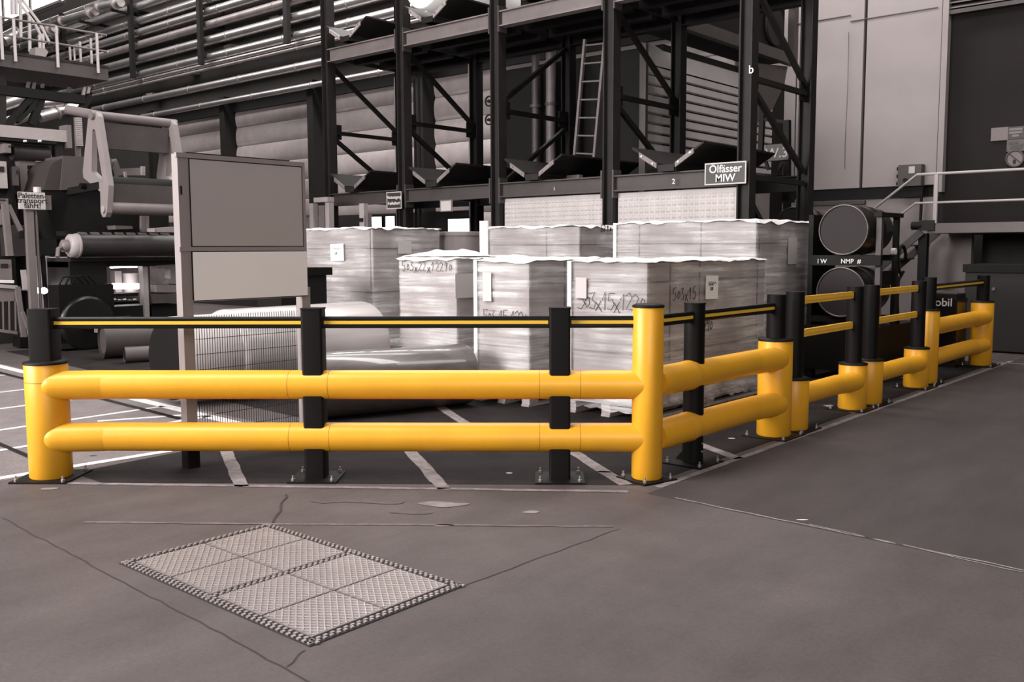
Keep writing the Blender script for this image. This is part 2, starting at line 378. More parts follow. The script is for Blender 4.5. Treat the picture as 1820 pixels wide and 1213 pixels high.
zwin = on_y(52, 22, YW).z
w1 = MB().bx(-76, on_y(99, 0, YW).x+.6, YW+.02, YW+.1, zwin, 16.8).build('window_1', DAYWIN, origin=(-50, YW, zwin)); tag(w1, 'bright strip window above the pipes at far left', 'window', kind='structure')
xe = on_y(99, 0, YW).x+.6
for k in range(10): MB().bx(xe-.2-3.2*k, xe-3.2*k, YW-.06, YW+.01, zwin, 16.8).build('window_bar', STEELM, w1)
MB().bx(-76, xe, YW-.08, YW+.01, zwin-.12, zwin).build('window_sill', STEELM, w1)
wp = MB().bx(-28, -14.6, 15.5, 15.7, 0, 2.47).build('wall_partition', WALLD, origin=(-20, 15.6, 0)); tag(wp, 'low dark partition under the steel rack', 'wall', kind='structure')
for n, (u0, u1, v0, v1) in enumerate(((661, 680, 386, 412), (686, 703, 385, 412), (797, 838, 390, 415))):
    a, b = on_y(u0, v0, 15.45), on_y(u1, v1, 15.45)
    wn = MB().bx(a.x, b.x, 15.44, 15.48, b.z, a.z).build('window_%d' % (n+2), DAYWIN); tag(wn, ('left of two small bright panes under the rack', 'right of two small bright panes under the rack', 'wide bright pane above the dark fibre drum')[n], 'window', kind='structure')
    MB().bx(a.x-.04, a.x, 15.42, 15.49, b.z, a.z+.04).bx(b.x, b.x+.04, 15.42, 15.49, b.z, a.z+.04).bx(a.x, b.x, 15.42, 15.49, a.z, a.z+.04).build('window_frame', STEELB, wn)

# ================================================================ yellow barrier
def base_plate(par, x, y, rz, s=.34, bolts=True):
    p = MB().box((x, y, .006), (s, s, .012), rz).build('base_plate', BLACK, par)
    if bolts:
        R = Matrix.Rotation(rz, 2)
        for a in (-1, 1):
            for b in (-1, 1):
                q = R @ Vector((a*(s/2-.035), b*(s/2-.035)))
                MB().cyl((x+q.x, y+q.y, .012), (x+q.x, y+q.y, .028), .014, n=6, smooth=False).cyl((x+q.x, y+q.y, .028), (x+q.x, y+q.y, .05), .007, n=8).build('bolt', BOLT, p)
def ypost(par, x, y, r, h, rz, cap=True, s=.34, seam=None):
    base_plate(par, x, y, rz, s)
    prof = [(r-.006, .012), (r, .02), (r, h-.006), (r-.004, h)]
    p = MB().lathe((x, y, 0), prof, 36).build('post', YELLOW, par)
    if seam: MB().lathe((x, y, seam), [(r+.0006, 0), (r+.0006, .004)], 36).build('seam', mat('seam_line', col=(.35, .15, .01), rough=.6), p)
    if cap: MB().lathe((x, y, h), [(r+.004, 0), (r+.004, .014), (r*.8, .024), (.02, .028)], 36).build('post_cap', BLACK, par)
    return p
def bpost(par, x, y, wd, z0, z1, rz, base=True, s=.30, cr=.018):
    if base: base_plate(par, x, y, rz, s)
    p = MB().rprism((x, y), wd, wd, z0, z1, cr, rz).build('black_post', BLACK, par)
    MB().rprism((x, y), wd+.006, wd+.006, z1, z1+.012, cr, rz).build('post_top', BLACK, p)
    return p
SEAM = mat('seam_line', col=(.30, .12, .01), rough=.6)
def rail(par, p0, p1, r, m=None, name='rail', n=40):
    return MB().cyl(p0, p1, r, n=n).build(name, m or YELLOW, par)
def dome_end(par, post, d, out, r, reach=.42):
    """rounded rail end that laps over the face of a wide end post"""
    d = Vector(d).normalized(); out = Vector(out); a = Vector(post)-d*reach; b = Vector(post)+d*.03+out*.058
    ax = (b-a).normalized(); L = (b-a).length
    prof = [(r-.001, 0)] + [(r*1.004, L*t) for t in (.1, .4, .7)] + [(r*math.cos(math.radians(q))*1.004, L*.78+L*.22*math.sin(math.radians(q))) for q in (0, 15, 30, 45, 60, 75, 88)]
    return MB().lathe(a, prof, 40, ax).build('rail_end', YELLOW, par)
def handrail(par, p0, p1):
    p0, p1 = Vector(p0), Vector(p1); d = (p1-p0).normalized(); n = Vector((d.y, -d.x, 0)).normalized()
    mb = MB(); prof = [(-.024, -.03), (-.018, -.04), (.018, -.04), (.024, -.03), (.024, -.014), (.016, -.012), (.016, .012), (.024, .014), (.024, .03), (.018, .04), (-.018, .04), (-.024, .03), (-.024, .014), (-.016, .012), (-.016, -.012), (-.024, -.014)]
    mb.prism([p0+n*a+Vector((0, 0, b)) for a, b in prof], p1-p0)
    h = mb.build('handrail', BLACKG, par)
    for s in (-1, 1):
        MB().bar(p0+n*s*.019+d*.01, p1+n*s*.019-d*.01, .007, .0235).build('yellow_stripe', YELLOW2, h)
PL, PA, PB2, PC = Vector((-6.778, 2.847, 0)), Vector((-5.31, 4.045, 0)), Vector((-3.985, 5.12, 0)), Vector((-3.515, 5.502, 0))
d1 = (PC-PL).normalized(); rz1 = math.atan2(d1.y, d1.x)
b1 = thing('traffic_barrier', PL, 'long yellow double rail barrier in front with black and yellow handrail', 'barrier')
ypost(b1, PL.x, PL.y, .143, .815, rz1, s=.40, seam=.69)
MB().rprism((PL.x, PL.y), .167, .15, .83, 1.20, .02, rz1).build('black_post', BLACK, b1)
for P in (PA, PB2): bpost(b1, P.x, P.y, .145, .012, 1.19, rz1, s=.34)
def along(p, t): return p + d1*t
ypost(b1, PC.x, PC.y, .106, 1.20, rz1+.6, s=.30)
La, Lb, Lc = (PA-PL).dot(d1), (PB2-PL).dot(d1), (PC-PL).dot(d1)
for z in (.665, .295):
    segs = [(.40, La-.17), (La-.17, La+.11), (La+.11, Lb-.14), (Lb-.14, Lb+.14), (Lb+.14, Lc-.02)]
    for a, c in segs: rail(b1, along(PL, a+.0008)+Vector((0, 0, z)), along(PL, c-.0008)+Vector((0, 0, z)), .1005)
    for a, c in segs[1:]: MB().cyl(along(PL, a-.0018)+Vector((0, 0, z)), along(PL, a+.0018)+Vector((0, 0, z)), .1009, n=40).build('seam', SEAM, b1)
    dome_end(b1, PL+Vector((0, 0, z)), -d1, Vector((d1.y, -d1.x, 0)), .1012)
for a, c in ((.06, La-.07), (La+.07, Lb-.07), (Lb+.07, Lc-.08)):
    handrail(b1, along(PL, a)+Vector((0, 0, 1.1)), along(PL, c)+Vector((0, 0, 1.1)))

XB = -3.515
def yv(x, y, z): return Vector((x, y, z))
b2 = thing('traffic_barrier', (XB, 6.155, 0), 'short yellow double rail barrier running back from the tall corner post', 'barrier')
bpost(b2, XB-.012, 6.15, .15, .012, 1.19, 0, s=.34, cr=.068)
MB().prism([(XB-.075, 6.15, .012), (XB-.16, 6.15, .012), (XB-.075, 6.15, .11)], (0, .012, 0)).build('gusset', BLACK, b2)
for q in (.10, .16): MB().cyl((XB+.076, 6.13, q), (XB+.084, 6.13, q), .008, n=8).build('bolt', BOLT, b2)
ypost(b2, XB, 7.49, .143, .82, 0, s=.40)
MB().rprism((XB, 7.49), .155, .155, .84, 1.21, .07, n=6).build('black_post', BLACK, b2)
for z in (.672, .29):
    MB().lathe((XB, 5.585, z), [(.104, 0), (.107, .02), (.107, .40), (.111, .44), (.111, .47), (.10, .53)], 32, (0, 1, 0)).build('rail_sleeve', YELLOW, b2)
    rail(b2, (XB, 6.08, z), (XB, 7.10, z), .1)
    dome_end(b2, (XB, 7.49, z), (0, 1, 0), (1, 0, 0), .1008)
handrail(b2, (XB, 5.6, 1.1), (XB, 6.08, 1.1)); handrail(b2, (XB, 6.225, 1.1), (XB, 7.42, 1.1))

def low_barrier(y0, y1, label):
    b = thing('traffic_barrier', (XB, y0, 0), label, 'barrier')
    for y in (y0, y1):
        ypost(b, XB, y, .135, .45, 0, s=.38)
        MB().rprism((XB, y), .155, .155, .46, 1.22, .07, n=6).build('black_post', BLACK, b)
    rail(b, (XB, y0+.05, .29), (XB, y1-.40, .29), .094)
    dome_end(b, (XB, y1, .29), (0, 1, 0), (1, 0, 0), .0948)
    for z in (1.14, .845):
        r = MB().bar((XB, y0+.07, z), (XB, y1-.07, z), .03, .066).build('upper_rail', YELLOW3, b)
        MB().bar((XB, y0+.08, z), (XB, y1-.08, z), .036, .016).build('rail_rib', YELLOW3, r)
    return b
low_barrier(7.86, 9.24, 'nearer of two low yellow single rail barriers, in front of the lower oil drum')
low_barrier(9.68, 11.15, 'farther of two low yellow single rail barriers, next to the farthest double rail barrier')
b5 = thing('traffic_barrier', (XB, 11.6, 0), 'farthest yellow double rail barrier ending by the dark cabinet', 'barrier')
ypost(b5, XB, 11.58, .106, .86, 0, s=.3)
MB().rprism((XB-.02, 11.58), .155, .155, .87, 1.25, .07, n=6).build('black_post', BLACK, b5)
ypost(b5, XB, 13.79, .143, .86, 0, s=.42)
MB().rprism((XB, 13.79), .155, .155, .88, 1.22, .07, n=6).build('black_post', BLACK, b5)
for z in (.66, .29):
    rail(b5, (XB, 11.62, z), (XB, 13.40, z), .098)
    dome_end(b5, (XB, 13.79, z), (0, 1, 0), (1, 0, 0), .0988)
handrail(b5, (XB, 11.66, 1.13), (XB, 13.72, 1.13))

# ================================================================ tread plate pit cover in the floor
GX0, GX1, GY0, GY1 = -4.615, -3.03, 2.25, 3.16
gc = thing('pit_cover', ((GX0+GX1)/2, (GY0+GY1)/2, 0), 'steel lattice pit cover of eight plates let into the floor', 'floor cover')
PLATE = mat('tread_plate', 0.25, rough=0.42, metal=0.35, var=0.18, scale=5)
TREAD = mat('tread_ridge', 0.50, rough=0.35, metal=0.5)
TOOTH = mat('tread_tooth', 0.33, rough=0.4, metal=0.4, var=.2, scale=8)
GAP = mat('cover_gap', 0.018, rough=0.9)
MB().bx(GX0, GX1, GY0, GY1, .0012, .0035).build('pit_frame', GAP, gc)
xm = (GX0+GX1)/2; bd = .055
def clip(p, d, x0, x1, y0, y1):
    t0, t1 = -9, 9
    for k, (lo, hi) in enumerate(((x0, x1), (y0, y1))):
        a, b = (lo-p[k])/d[k], (hi-p[k])/d[k]
        t0, t1 = max(t0, min(a, b)), min(t1, max(a, b))
    return (t0, t1) if t1-t0 > .01 else None
for hx0, hx1 in ((GX0+bd, xm-.02), (xm+.02, GX1-bd)):
    for i in range(2):
        for j in range(2):
            y0g, y1g = GY0+bd, GY1-.05
            x0 = hx0+(hx1-hx0)/2*i+.006; x1 = hx0+(hx1-hx0)/2*(i+1)-.006
            y0 = y0g+(y1g-y0g)/2*j+.006; y1 = y0g+(y1g-y0g)/2*(j+1)-.006
            p = MB().bx(x0, x1, y0, y1, .003, .009).build('tread_plate', PLATE, gc)
            mb = MB()
            for d, stp in (((.80, .60), .030), ((-.80, .60), .030)):
                nrm = (-d[1], d[0]); L = Vector(d)
                for k in range(-30, 31):
                    c = ((x0+x1)/2+nrm[0]*k*stp, (y0+y1)/2+nrm[1]*k*stp)
                    t = clip(c, d, x0+.004, x1-.004, y0+.004, y1-.004)
                    if t: mb.bar((c[0]+d[0]*t[0], c[1]+d[1]*t[0], .0105), (c[0]+d[0]*t[1], c[1]+d[1]*t[1], .0105), .005, .004)
            tag(mb.build('tread_ridges', TREAD, p), kind='stuff')
def teeth(x0, y0, x1, y1, rows, wd, name='tooth_strip'):
    a, b = Vector((x0, y0, 0)), Vector((x1, y1, 0)); d = (b-a).normalized(); n = Vector((-d.y, d.x, 0)); L = (b-a).length; mb = MB(); st = .036
    for r in range(rows):
        for k in range(int(L/st)):
            c = a + d*(st*(k+.5+.5*(r % 2))) + n*((r-(rows-1)/2)*wd)
            mb.box((c.x, c.y, .0075), (st*.46, wd*.7, .007), math.atan2(d.y, d.x))
    return tag(mb.build(name, TOOTH, gc), kind='stuff')
teeth(GX0, GY0+.027, GX1, GY0+.027, 2, .024); teeth(GX0, GY1-.022, GX1, GY1-.022, 2, .018)
teeth(GX0+.022, GY0, GX0+.022, GY1, 2, .018); teeth(GX1-.025, GY0, GX1-.025, GY1, 2, .02)
teeth(xm, GY0, xm, GY1, 2, .018)

# ================================================================ stretch-wrapped pallet loads
def film_material():
    m = bpy.data.materials.new('stretch_film'); m.use_nodes = True; nt = m.node_tree; N = nt.nodes; L = nt.links
    b = N['Principled BSDF']; out = N['Material Output']
    b.inputs['Base Color'].default_value = (.93, .91, .905, 1); b.inputs['Roughness'].default_value = .2
    tc = N.new('ShaderNodeTexCoord'); mp = N.new('ShaderNodeMapping'); mp.inputs['Scale'].default_value = (.6, .6, 12); mp.inputs['Rotation'].default_value = (.04, .05, 0)
    L.new(tc.outputs['Object'], mp.inputs['Vector'])
    nz = N.new('ShaderNodeTexNoise'); nz.inputs['Scale'].default_value = 1.6; nz.inputs['Detail'].default_value = 5; nz.inputs['Roughness'].default_value = .6
    L.new(mp.outputs[0], nz.inputs['Vector'])
    rp = N.new('ShaderNodeValToRGB'); rp.color_ramp.elements[0].position = .38; rp.color_ramp.elements[1].position = .74
    rp.color_ramp.elements[0].color = (.12, .12, .12, 1); rp.color_ramp.elements[1].color = (.82, .82, .82, 1)
    L.new(nz.outputs['Fac'], rp.inputs['Fac'])
    n3 = N.new('ShaderNodeTexNoise'); n3.inputs['Scale'].default_value = 1.7; n3.inputs['Detail'].default_value = 2
    L.new(tc.outputs['Object'], n3.inputs['Vector'])
    r3 = N.new('ShaderNodeValToRGB'); r3.color_ramp.elements[0].position = .38; r3.color_ramp.elements[1].position = .62
    r3.color_ramp.elements[0].color = (.25, .25, .25, 1)
    L.new(n3.outputs['Fac'], r3.inputs['Fac'])
    mm = N.new('ShaderNodeMath'); mm.operation = 'MULTIPLY'; L.new(rp.outputs['Color'], mm.inputs[0]); L.new(r3.outputs['Color'], mm.inputs[1])
    tr = N.new('ShaderNodeBsdfTransparent'); mx = N.new('ShaderNodeMixShader')
    L.new(mm.outputs[0], mx.inputs['Fac']); L.new(tr.outputs[0], mx.inputs[1]); L.new(b.outputs[0], mx.inputs[2]); L.new(mx.outputs[0], out.inputs['Surface'])
    bp = N.new('ShaderNodeBump'); bp.inputs['Strength'].default_value = .3; bp.inputs['Distance'].default_value = .015
    L.new(nz.outputs['Fac'], bp.inputs['Height']); L.new(bp.outputs[0], b.inputs['Normal'])
    return m
FILM = film_material()
FILMCAP = mat('film_cap', 0.84, rough=0.3, var=.06, scale=5, bump=.3, bscale=14)
def rect_loop(x0, x1, y0, y1, r, step=.08):
    pts = []
    def arc(cx, cy, a0):
        for k in range(5):
            a = math.radians(a0+90*k/4); pts.append((cx+r*math.cos(a), cy+r*math.sin(a), math.cos(a), math.sin(a)))
    def line(p, q, nx, ny):
        L = math.hypot(q[0]-p[0], q[1]-p[1]); n = max(1, int(L/step))
        for k in range(1, n): t = k/n; pts.append((p[0]+(q[0]-p[0])*t, p[1]+(q[1]-p[1])*t, nx, ny))
    arc(x1-r, y0+r, 270); line((x1, y0+r), (x1, y1-r), 1, 0)
    arc(x1-r, y1-r, 0); line((x1-r, y1), (x0+r, y1), 0, 1)
    arc(x0+r, y1-r, 90); line((x0, y1-r), (x0, y0+r), -1, 0)
    arc(x0+r, y0+r, 180); line((x0+r, y0), (x1-r, y0), 0, -1)
    return pts
def make_pallet(x0, x1, y0, y1, label, h=.14):
    p = thing('pallet', ((x0+x1)/2, (y0+y1)/2, 0), label, 'pallet')
    n = max(4, int((y1-y0)/.2)); w = (y1-y0)/n*.72
    src = None
    for k in range(n):
        c = y0+(y1-y0)*(k+.5)/n
        MB().bx(x0, x1, c-w/2, c+w/2, h-.022, h).build('deck_board', WOOD, p)
    xs = (x0+.06, (x0+x1)/2, x1-.06); ys = [y0+.08+(y1-y0-.16)*k/2 for k in range(3)]
    for x in xs:
        MB().bx(x-.05, x+.05, y0, y1, .0, .022).build('bottom_board', WOOD, p)
        MB().bx(x-.05, x+.05, y0, y1, h-.044, h-.0222).build('stringer_board', WOOD, p)
        for y in ys: MB().bx(x-.05, x+.05, y-.07, y+.07, .0222, h-.0442).build('block', WOOD, p)
    return p
def make_load(name, label, x0, x1, y0, y1, z0, z1, hstraps=(), vstraps_x=(), vstraps_y=(), cat='wrapped carton', seed=0, skirt=True, cap=True, edge=False):
    t = thing(name, ((x0+x1)/2, (y0+y1)/2, z0), label, cat, None)
    MB().bx(x0+.015, x1-.015, y0+.015, y1-.015, z0, z1-.012).build('carton', CARTON, t)
    for z in hstraps:
        lp = [(p[0], p[1]) for p in rect_loop(x0+.008, x1-.008, y0+.008, y1-.008, .02, .5)]
        mb = MB(); n = len(lp)
        vs = [(a, b, zz) for zz in (z-.006, z+.006) for a, b in lp]
        mb.add(vs, [(i, (i+1) % n, (i+1) % n+n, i+n) for i in range(n)]).build('strap', STRAP, t)
    for x in vstraps_x: MB().bx(x-.007, x+.007, y0+.007, y0+.013, z0+.01, z1-.015).build('strap', STRAP, t)
    for y in vstraps_y: MB().bx(x1-.013, x1-.007, y-.007, y+.007, z0+.01, z1-.015).build('strap', STRAP, t)
    # film: rounded loop with tension wrinkles
    lp = rect_loop(x0, x1, y0, y1, .035); n = len(lp); nz = max(20, int((z1-z0)/.035)); vs = []
    for j in range(nz+1):
        z = (z0-.02)+(z1+.004-z0+.02)*j/nz
        for px, py, nx, ny in lp:
            k = noise.noise(Vector((px*1.3+seed*7, py*1.3, z*9+px*.9-py*.7)))*.006 + noise.noise(Vector((px*2, py*2+seed, z*20)))*.003
            vs.append((px+nx*(k+.006), py+ny*(k+.006), z))
    MB().add(vs, [(j*n+i, j*n+(i+1) % n, (j+1)*n+(i+1) % n, (j+1)*n+i) for j in range(nz) for i in range(n)], True).build('stretch_film', FILM, t)
    if edge: MB().bx(x0-.012, x0+.038, y0-.014, y0-.010, z0+.02, z1+.004).build('edge_strip', mat('white_edge_strip', .80, rough=.6), t)  # narrow white strip down the left end of the front face
    if cap:
        nx_, ny_ = max(8, int((x1-x0)/.06)), max(8, int((y1-y0)/.06)); vs = []
        for i in range(nx_+1):
            for j in range(ny_+1):
                x = x0-.02+(x1-x0+.04)*i/nx_; y = y0-.02+(y1-y0+.04)*j/ny_
                e = min(x-x0, x1-x, y-y0, y1-y)
                z = z1 + .006 + abs(noise.noise(Vector((x*4+seed, y*4, 1.7))))*.04 + noise.noise(Vector((x*8, y*8, seed)))*.006
                if e < 0: z -= .015+abs(noise.noise(Vector((x*3, y*3, 4+seed))))*.055
                vs.append((x, y, z))
        w = ny_+1
        MB().add(vs, [(i*w+j, (i+1)*w+j, (i+1)*w+j+1, i*w+j+1) for i in range(nx_) for j in range(ny_)], True).build('film_cap', FILMCAP, t)
    if skirt:
        vs = []
        for k in range(3):
            for i, (px, py, nx, ny) in enumerate(lp):
                f = (.004, .02, .035+.03*abs(noise.noise(Vector((px*9, py*9, seed+3)))))[k]
                z = (z0+.12, z0+.02, z0-.05-.06*abs(noise.noise(Vector((px*7, py*7, seed)))))[k]
                vs.append((px+nx*f, py+ny*f, max(.006, z)))
        MB().add(vs, [(j*n+i, j*n+(i+1) % n, (j+1)*n+(i+1) % n, (j+1)*n+i) for j in range(2) for i in range(n)], True).build('film_skirt', FILM, t)
    return t
def sheet(par, c, xdir, nrm, wd, ht, m=None, lines=(), num=None, name='label_sheet', tilt=0.0):
    x = Vector(xdir).normalized(); z = Vector((0, 0, 1)); n = Vector(nrm); x, z = x*math.cos(tilt)+z*math.sin(tilt), z*math.cos(tilt)-x*math.sin(tilt)
    o = Vector(c)+n*.02
    a = [o-x*wd/2-z*ht/2, o+x*wd/2-z*ht/2, o+x*wd/2+z*ht/2, o-x*wd/2+z*ht/2]
    s = MB().prism(a, n*.003).build(name, m or PAPER, par)
    if num: handwriting(s, num, o-x*wd*.16+z*(-ht*.12)+n*.003, x, ht*.13, n, r=.003, name='number')
    for k, (fx, fz, l) in enumerate(lines):
        mb = MB(); q = o+x*(wd*fx)+z*(ht*fz)+n*.005
        mb.tube([q+x*(l*wd*t/8)+z*(ht*.045*(1 if t % 2 else -1)) for t in range(9)], .0028, 4).build('scribble', INK, s)
    return s
make_pallet(-5.62, -4.69, 7.33, 9.75, 'wooden pallet under the front right wrapped load behind the corner post')
P4 = make_load('wrapped_load', 'wide wrapped carton load on pallet right behind the tall corner post, marked 503x15x1220', -5.60, -4.70, 7.34, 9.75, .142, 1.48, hstraps=(1.29, .62), vstraps_y=(7.75, 8.3, 9.55), seed=1, edge=True)
handwriting(P4, '503x15x1220', on_y(1028, 549, 7.34)+Vector((0, -.012, 0)), (1, 0, 0), .165, (0, -1, 0), wd=.42, r=.0036)
handwriting(P4, '503x15', on_x(1193, 535, -4.70)+Vector((.012, 0, 0)), (0, 1, 0), .12, (1, 0, 0), wd=.62, r=.0036)
handwriting(P4, '290', on_x(1248, 590, -4.70)+Vector((.012, 0, 0)), (0, 1, 0), .13, (1, 0, 0), wd=.45, r=.0034)
sheet(P4, on_x(1262, 511, -4.70), (0, 1, 0), (1, 0, 0), .25, .235, lines=((-.32, .2, .64), (-.3, .12, .4)), num='378', tilt=-.03)
sheet(P4, on_y(1035, 512, 7.34), (1, 0, 0), (0, -1, 0), .13, .2, PAPERG)
make_pallet(-6.83, -6.06, 7.29, 8.9, 'wooden pallet under the wrapped load left of the slim black post')
P3 = make_load('wrapped_load', 'wrapped carton load left of the slim black post, film frayed at its foot, marked 503x15x1220', -6.81, -6.07, 7.30, 8.9, .142, 1.485, hstraps=(1.25, .60), vstraps_y=(7.9,), seed=2, edge=True)
handwriting(P3, '503x15x1220', on_y(860, 572, 7.30)+Vector((0, -.012, 0)), (1, 0, 0), .13, (0, -1, 0), wd=.42, r=.0036)
sheet(P3, on_y(868, 510, 7.30), (1, 0, 0), (0, -1, 0), .12, .30, PAPERG)
make_pallet(-8.56, -7.56, 7.79, 9.2, 'wooden pallet behind the grey roll under the bagged load')
P2 = make_load('wrapped_load', 'wrapped carton load behind the grey roll with a crumpled white bag over its top', -8.55, -7.57, 7.80, 9.2, .142, 1.50, hstraps=(), seed=3)
handwriting(P2, '503x22x12290', on_y(716, 482, 7.80)+Vector((0, -.012, 0)), (1, 0, 0), .115, (0, -1, 0), wd=.62, r=.0036)
sheet(P2, on_x(826, 508, -7.57), (0, 1, 0), (1, 0, 0), .36, .28, PAPERG)
vs = []; nb = 18
for i in range(nb+1):
    for j in range(nb+1):
        u, v = i/nb, j/nb; x = -8.5+.9*u; y = 7.82+.7*v
        d = max(0, math.sin(math.pi*u))**.6*max(0, math.sin(math.pi*v))**.5
        vs.append((x, y, 1.522+d*(.05+.09*abs(noise.noise(Vector((x*4, y*4, 9))))+.02*noise.noise(Vector((x*15, y*15, 2))))))
MB().add(vs, [(i*(nb+1)+j, (i+1)*(nb+1)+j, (i+1)*(nb+1)+j+1, i*(nb+1)+j+1) for i in range(nb) for j in range(nb)], True).build('crumpled_bag', FILMCAP, P2)
make_pallet(-12.75, -11.02, 9.54, 11.0, 'wooden pallet under the far left wrapped load by the board')
P1 = make_load('wrapped_load', 'tall wrapped carton load beside the board, farthest left, with a white paper sheet', -12.73, -11.03, 9.55, 11.0, .142, 1.93, hstraps=(1.62, .95), vstraps_x=(-11.1,), seed=4)
sheet(P1, on_y(601, 449, 9.55), (1, 0, 0), (0, -1, 0), .33, .27, lines=((-.3, .22, .6),), num='371', tilt=.03)
sheet(P1, on_x(718, 440, -11.03), (0, 1, 0), (1, 0, 0), .28, .20, PAPERG)
make_pallet(-9.66, -7.80, 10.48, 12.0, 'wooden pallet under the middle back row load')
P5 = make_load('wrapped_load', 'wrapped carton load in the back row, middle, between the dark drum and the largest load', -9.64, -7.83, 10.5, 12.0, .142, 1.915, hstraps=(1.66,), vstraps_x=(-8.42,), vstraps_y=(10.55,), seed=5)
handwriting(P5, '5290', on_x(1066, 412, -7.83)+Vector((.012, 0, 0)), (0, 1, 0), .09, (1, 0, 0), wd=.8, r=.006)
MB().bx(-9.66, -9.5, 10.46, 10.485, .3, 2.02).build('edge_strip', mat('white_edge_strip', .85, rough=.6), P5)
make_pallet(-7.2, -5.13, 10.38, 12.15, 'wooden pallet under the largest load next to the oil drums')
P6 = make_load('wrapped_load', 'largest wrapped carton load in the back row next to the oil drums', -7.18, -5.15, 10.4, 12.14, .142, 1.93, hstraps=(1.66, .85), vstraps_x=(-6.8, -5.9), vstraps_y=(10.5,), seed=6, edge=True)
sheet(P6, on_x(1406, 446, -5.15), (0, 1, 0), (1, 0, 0), .26, .34, PAPERG)
c = on_y(819, 430, 11.5)
dr = thing('fibre_drum', (c.x, c.y, 0), 'dark upright fibre drum between two back row wrapped loads', 'drum')
MB().lathe((c.x, c.y, 0), [(.36, .0), (.37, .02), (.37, 1.86), (.36, 1.88)], 10).build('drum_wall', CARTOND, dr)
MB().lathe((c.x, c.y, 1.881), [(.385, -.06), (.385, 0), (.37, .012)], 10).build('lid', CARTOND, dr)

# ================================================================ rolls on the floor
r1 = thing('film_roll', (-8.98, 6.3, 0), 'large white film roll lying behind the wire mesh with a dark end disc', 'roll')
RC = -8.98
MB().lathe((RC, 5.62, .485), [(.46, 0), (.478, .03), (.483, .08), (.483, 1.95), (.475, 1.99)], 48, (0, 1, 0)).build('film_body', FILMROLL, r1)
MB().lathe((RC, 5.03, .485), [(.425, 0), (.44, .02), (.44, .60)], 44, (0, 1, 0)).build('paper_wrap', mat('roll_paper', .50, rough=.5, var=.1, scale=2, stretch=(8, .5, 8)), r1)
MB().lathe((RC, 5.0, .485), [(.40, 0), (.425, .012), (.425, .04)], 40, (0, 1, 0)).build('end_disc', ROLLEND, r1)
MB().lathe((RC, 7.6, .485), [(.08, 0), (.08, .1)], 24, (0, 1, 0)).build('core', PAPERG, r1)
for y in (5.5, 7.2):
    for s in (-1, 1): pass
A2, B2 = Vector((-7.24, 5.44, .315)), Vector((-6.72, 7.05, .315)); da = (B2-A2).normalized(); L2 = (B2-A2).length
r2 = thing('film_roll', (-7.0, 6.2, 0), 'dull grey film roll in clear wrap lying in front of the wrapped loads', 'roll')
MB().lathe(A2, [(.29, 0), (.312, .012), (.315, .03), (.315, L2-.03), (.31, L2-.012), (.29, L2)], 48, da).build('film_body', FILMGREY, r2)
MB().lathe(A2-da*.02, [(.075, 0), (.085, .01), (.085, L2+.04), (.075, L2+.05)], 24, da).build('core', PAPERG, r2)
t1 = thing('core_tube', (-12.8, 7.3, 0), 'thin grey core tube lying on the floor left of the white roll', 'tube')
q0, q1 = Vector((-12.98, 6.55, .115)), Vector((-12.4, 8.6, .115))
MB().cyl(q0, q1, .112, n=24, caps=False).cyl(q0, q1, .085, n=24, caps=False).build('tube_wall', mat('core_grey', .08, rough=.5, var=.2, scale=2), t1)
MB().cyl(q0+Vector((0, .02, 0)), q0+Vector((0, .03, 0)), .086, n=24).build('end_plug', ROLLEND, t1)
t2 = thing('core_tube', (-13.6, 7.6, 0), 'wide dark grey core tube lying behind the thin one', 'tube')
MB().cyl((-13.75, 6.6, .27), (-13.2, 8.9, .27), .265, n=28, caps=False).build('tube_wall', mat('core_dark', .045, rough=.45, var=.2, scale=2), t2)
MB().cyl((-13.75, 6.62, .27), (-13.2, 8.88, .27), .2, n=24).build('inner_core', STEELG, t2)
a, b = on_x(538, 480, -10.9), on_x(590, 480, -10.9)
bn = thing('lidded_bin', (-10.9, (a.y+b.y)/2, 0), 'dark lidded bin between the board and the far left wrapped load', 'bin')
MB().bx(-11.5, -10.93, a.y-.35, b.y-.08, 0, 1.24).build('bin_body', STEELB, bn)
MB().bx(-11.54, -10.89, a.y-.4, b.y, 1.24, 1.35).build('lid', BLACK, bn)
lb = thing('low_bench', on_floor(235, 600), 'low pale roller bench on the floor behind the core tubes', 'bench')
a, b = on_x(183, 588, -14.6), on_x(290, 582, -14.6)
MB().bx(-14.9, -14.5, a.y, b.y+.8, .30, .36).build('bench_top', STEELM, lb)
for y in (a.y+.1, b.y+.6): MB().bx(-14.8, -14.6, y, y+.08, 0, .30).build('leg', STEELD, lb)

# ================================================================ notice board on two legs with a wire mesh
XBD = -6.30
nb_ = thing('notice_board', (XBD, 4.17, 0), 'grey blank notice board on two square legs behind the front barrier', 'board')
for y, wd in ((3.655, .085), (4.705, .08)):
    lg = MB().bx(XBD-.04, XBD+.04, y-wd/2, y+wd/2, .05, 2.29 if y < 4 else 1.3).build('leg', BFRAME, nb_)
    MB().bx(XBD-.045, XBD+.045, y-wd/2-.005, y+wd/2+.005, 0, .17).build('foot_sleeve', BLACK, lg)
    MB().bx(XBD-.07, XBD-.042, y-wd/2+.02, y+wd/2+.03, .17, 1.25).build('back_channel', STEELB, lg)
    MB().cyl((XBD+.04, y+.005, .30), (XBD+.055, y+.005, .30), .03, n=8).build('clamp', STEELD, lg)
fr = MB().bx(XBD+.02, XBD+.05, 3.60, 4.715, 2.262, 2.295).bx(XBD+.02, XBD+.05, 4.69, 4.715, 1.23, 2.262).bx(XBD+.02, XBD+.05, 3.60, 4.69, 1.595, 1.625).bx(XBD+.02, XBD+.05, 3.69, 4.69, 1.225, 1.24).build('frame', BFRAME, nb_)
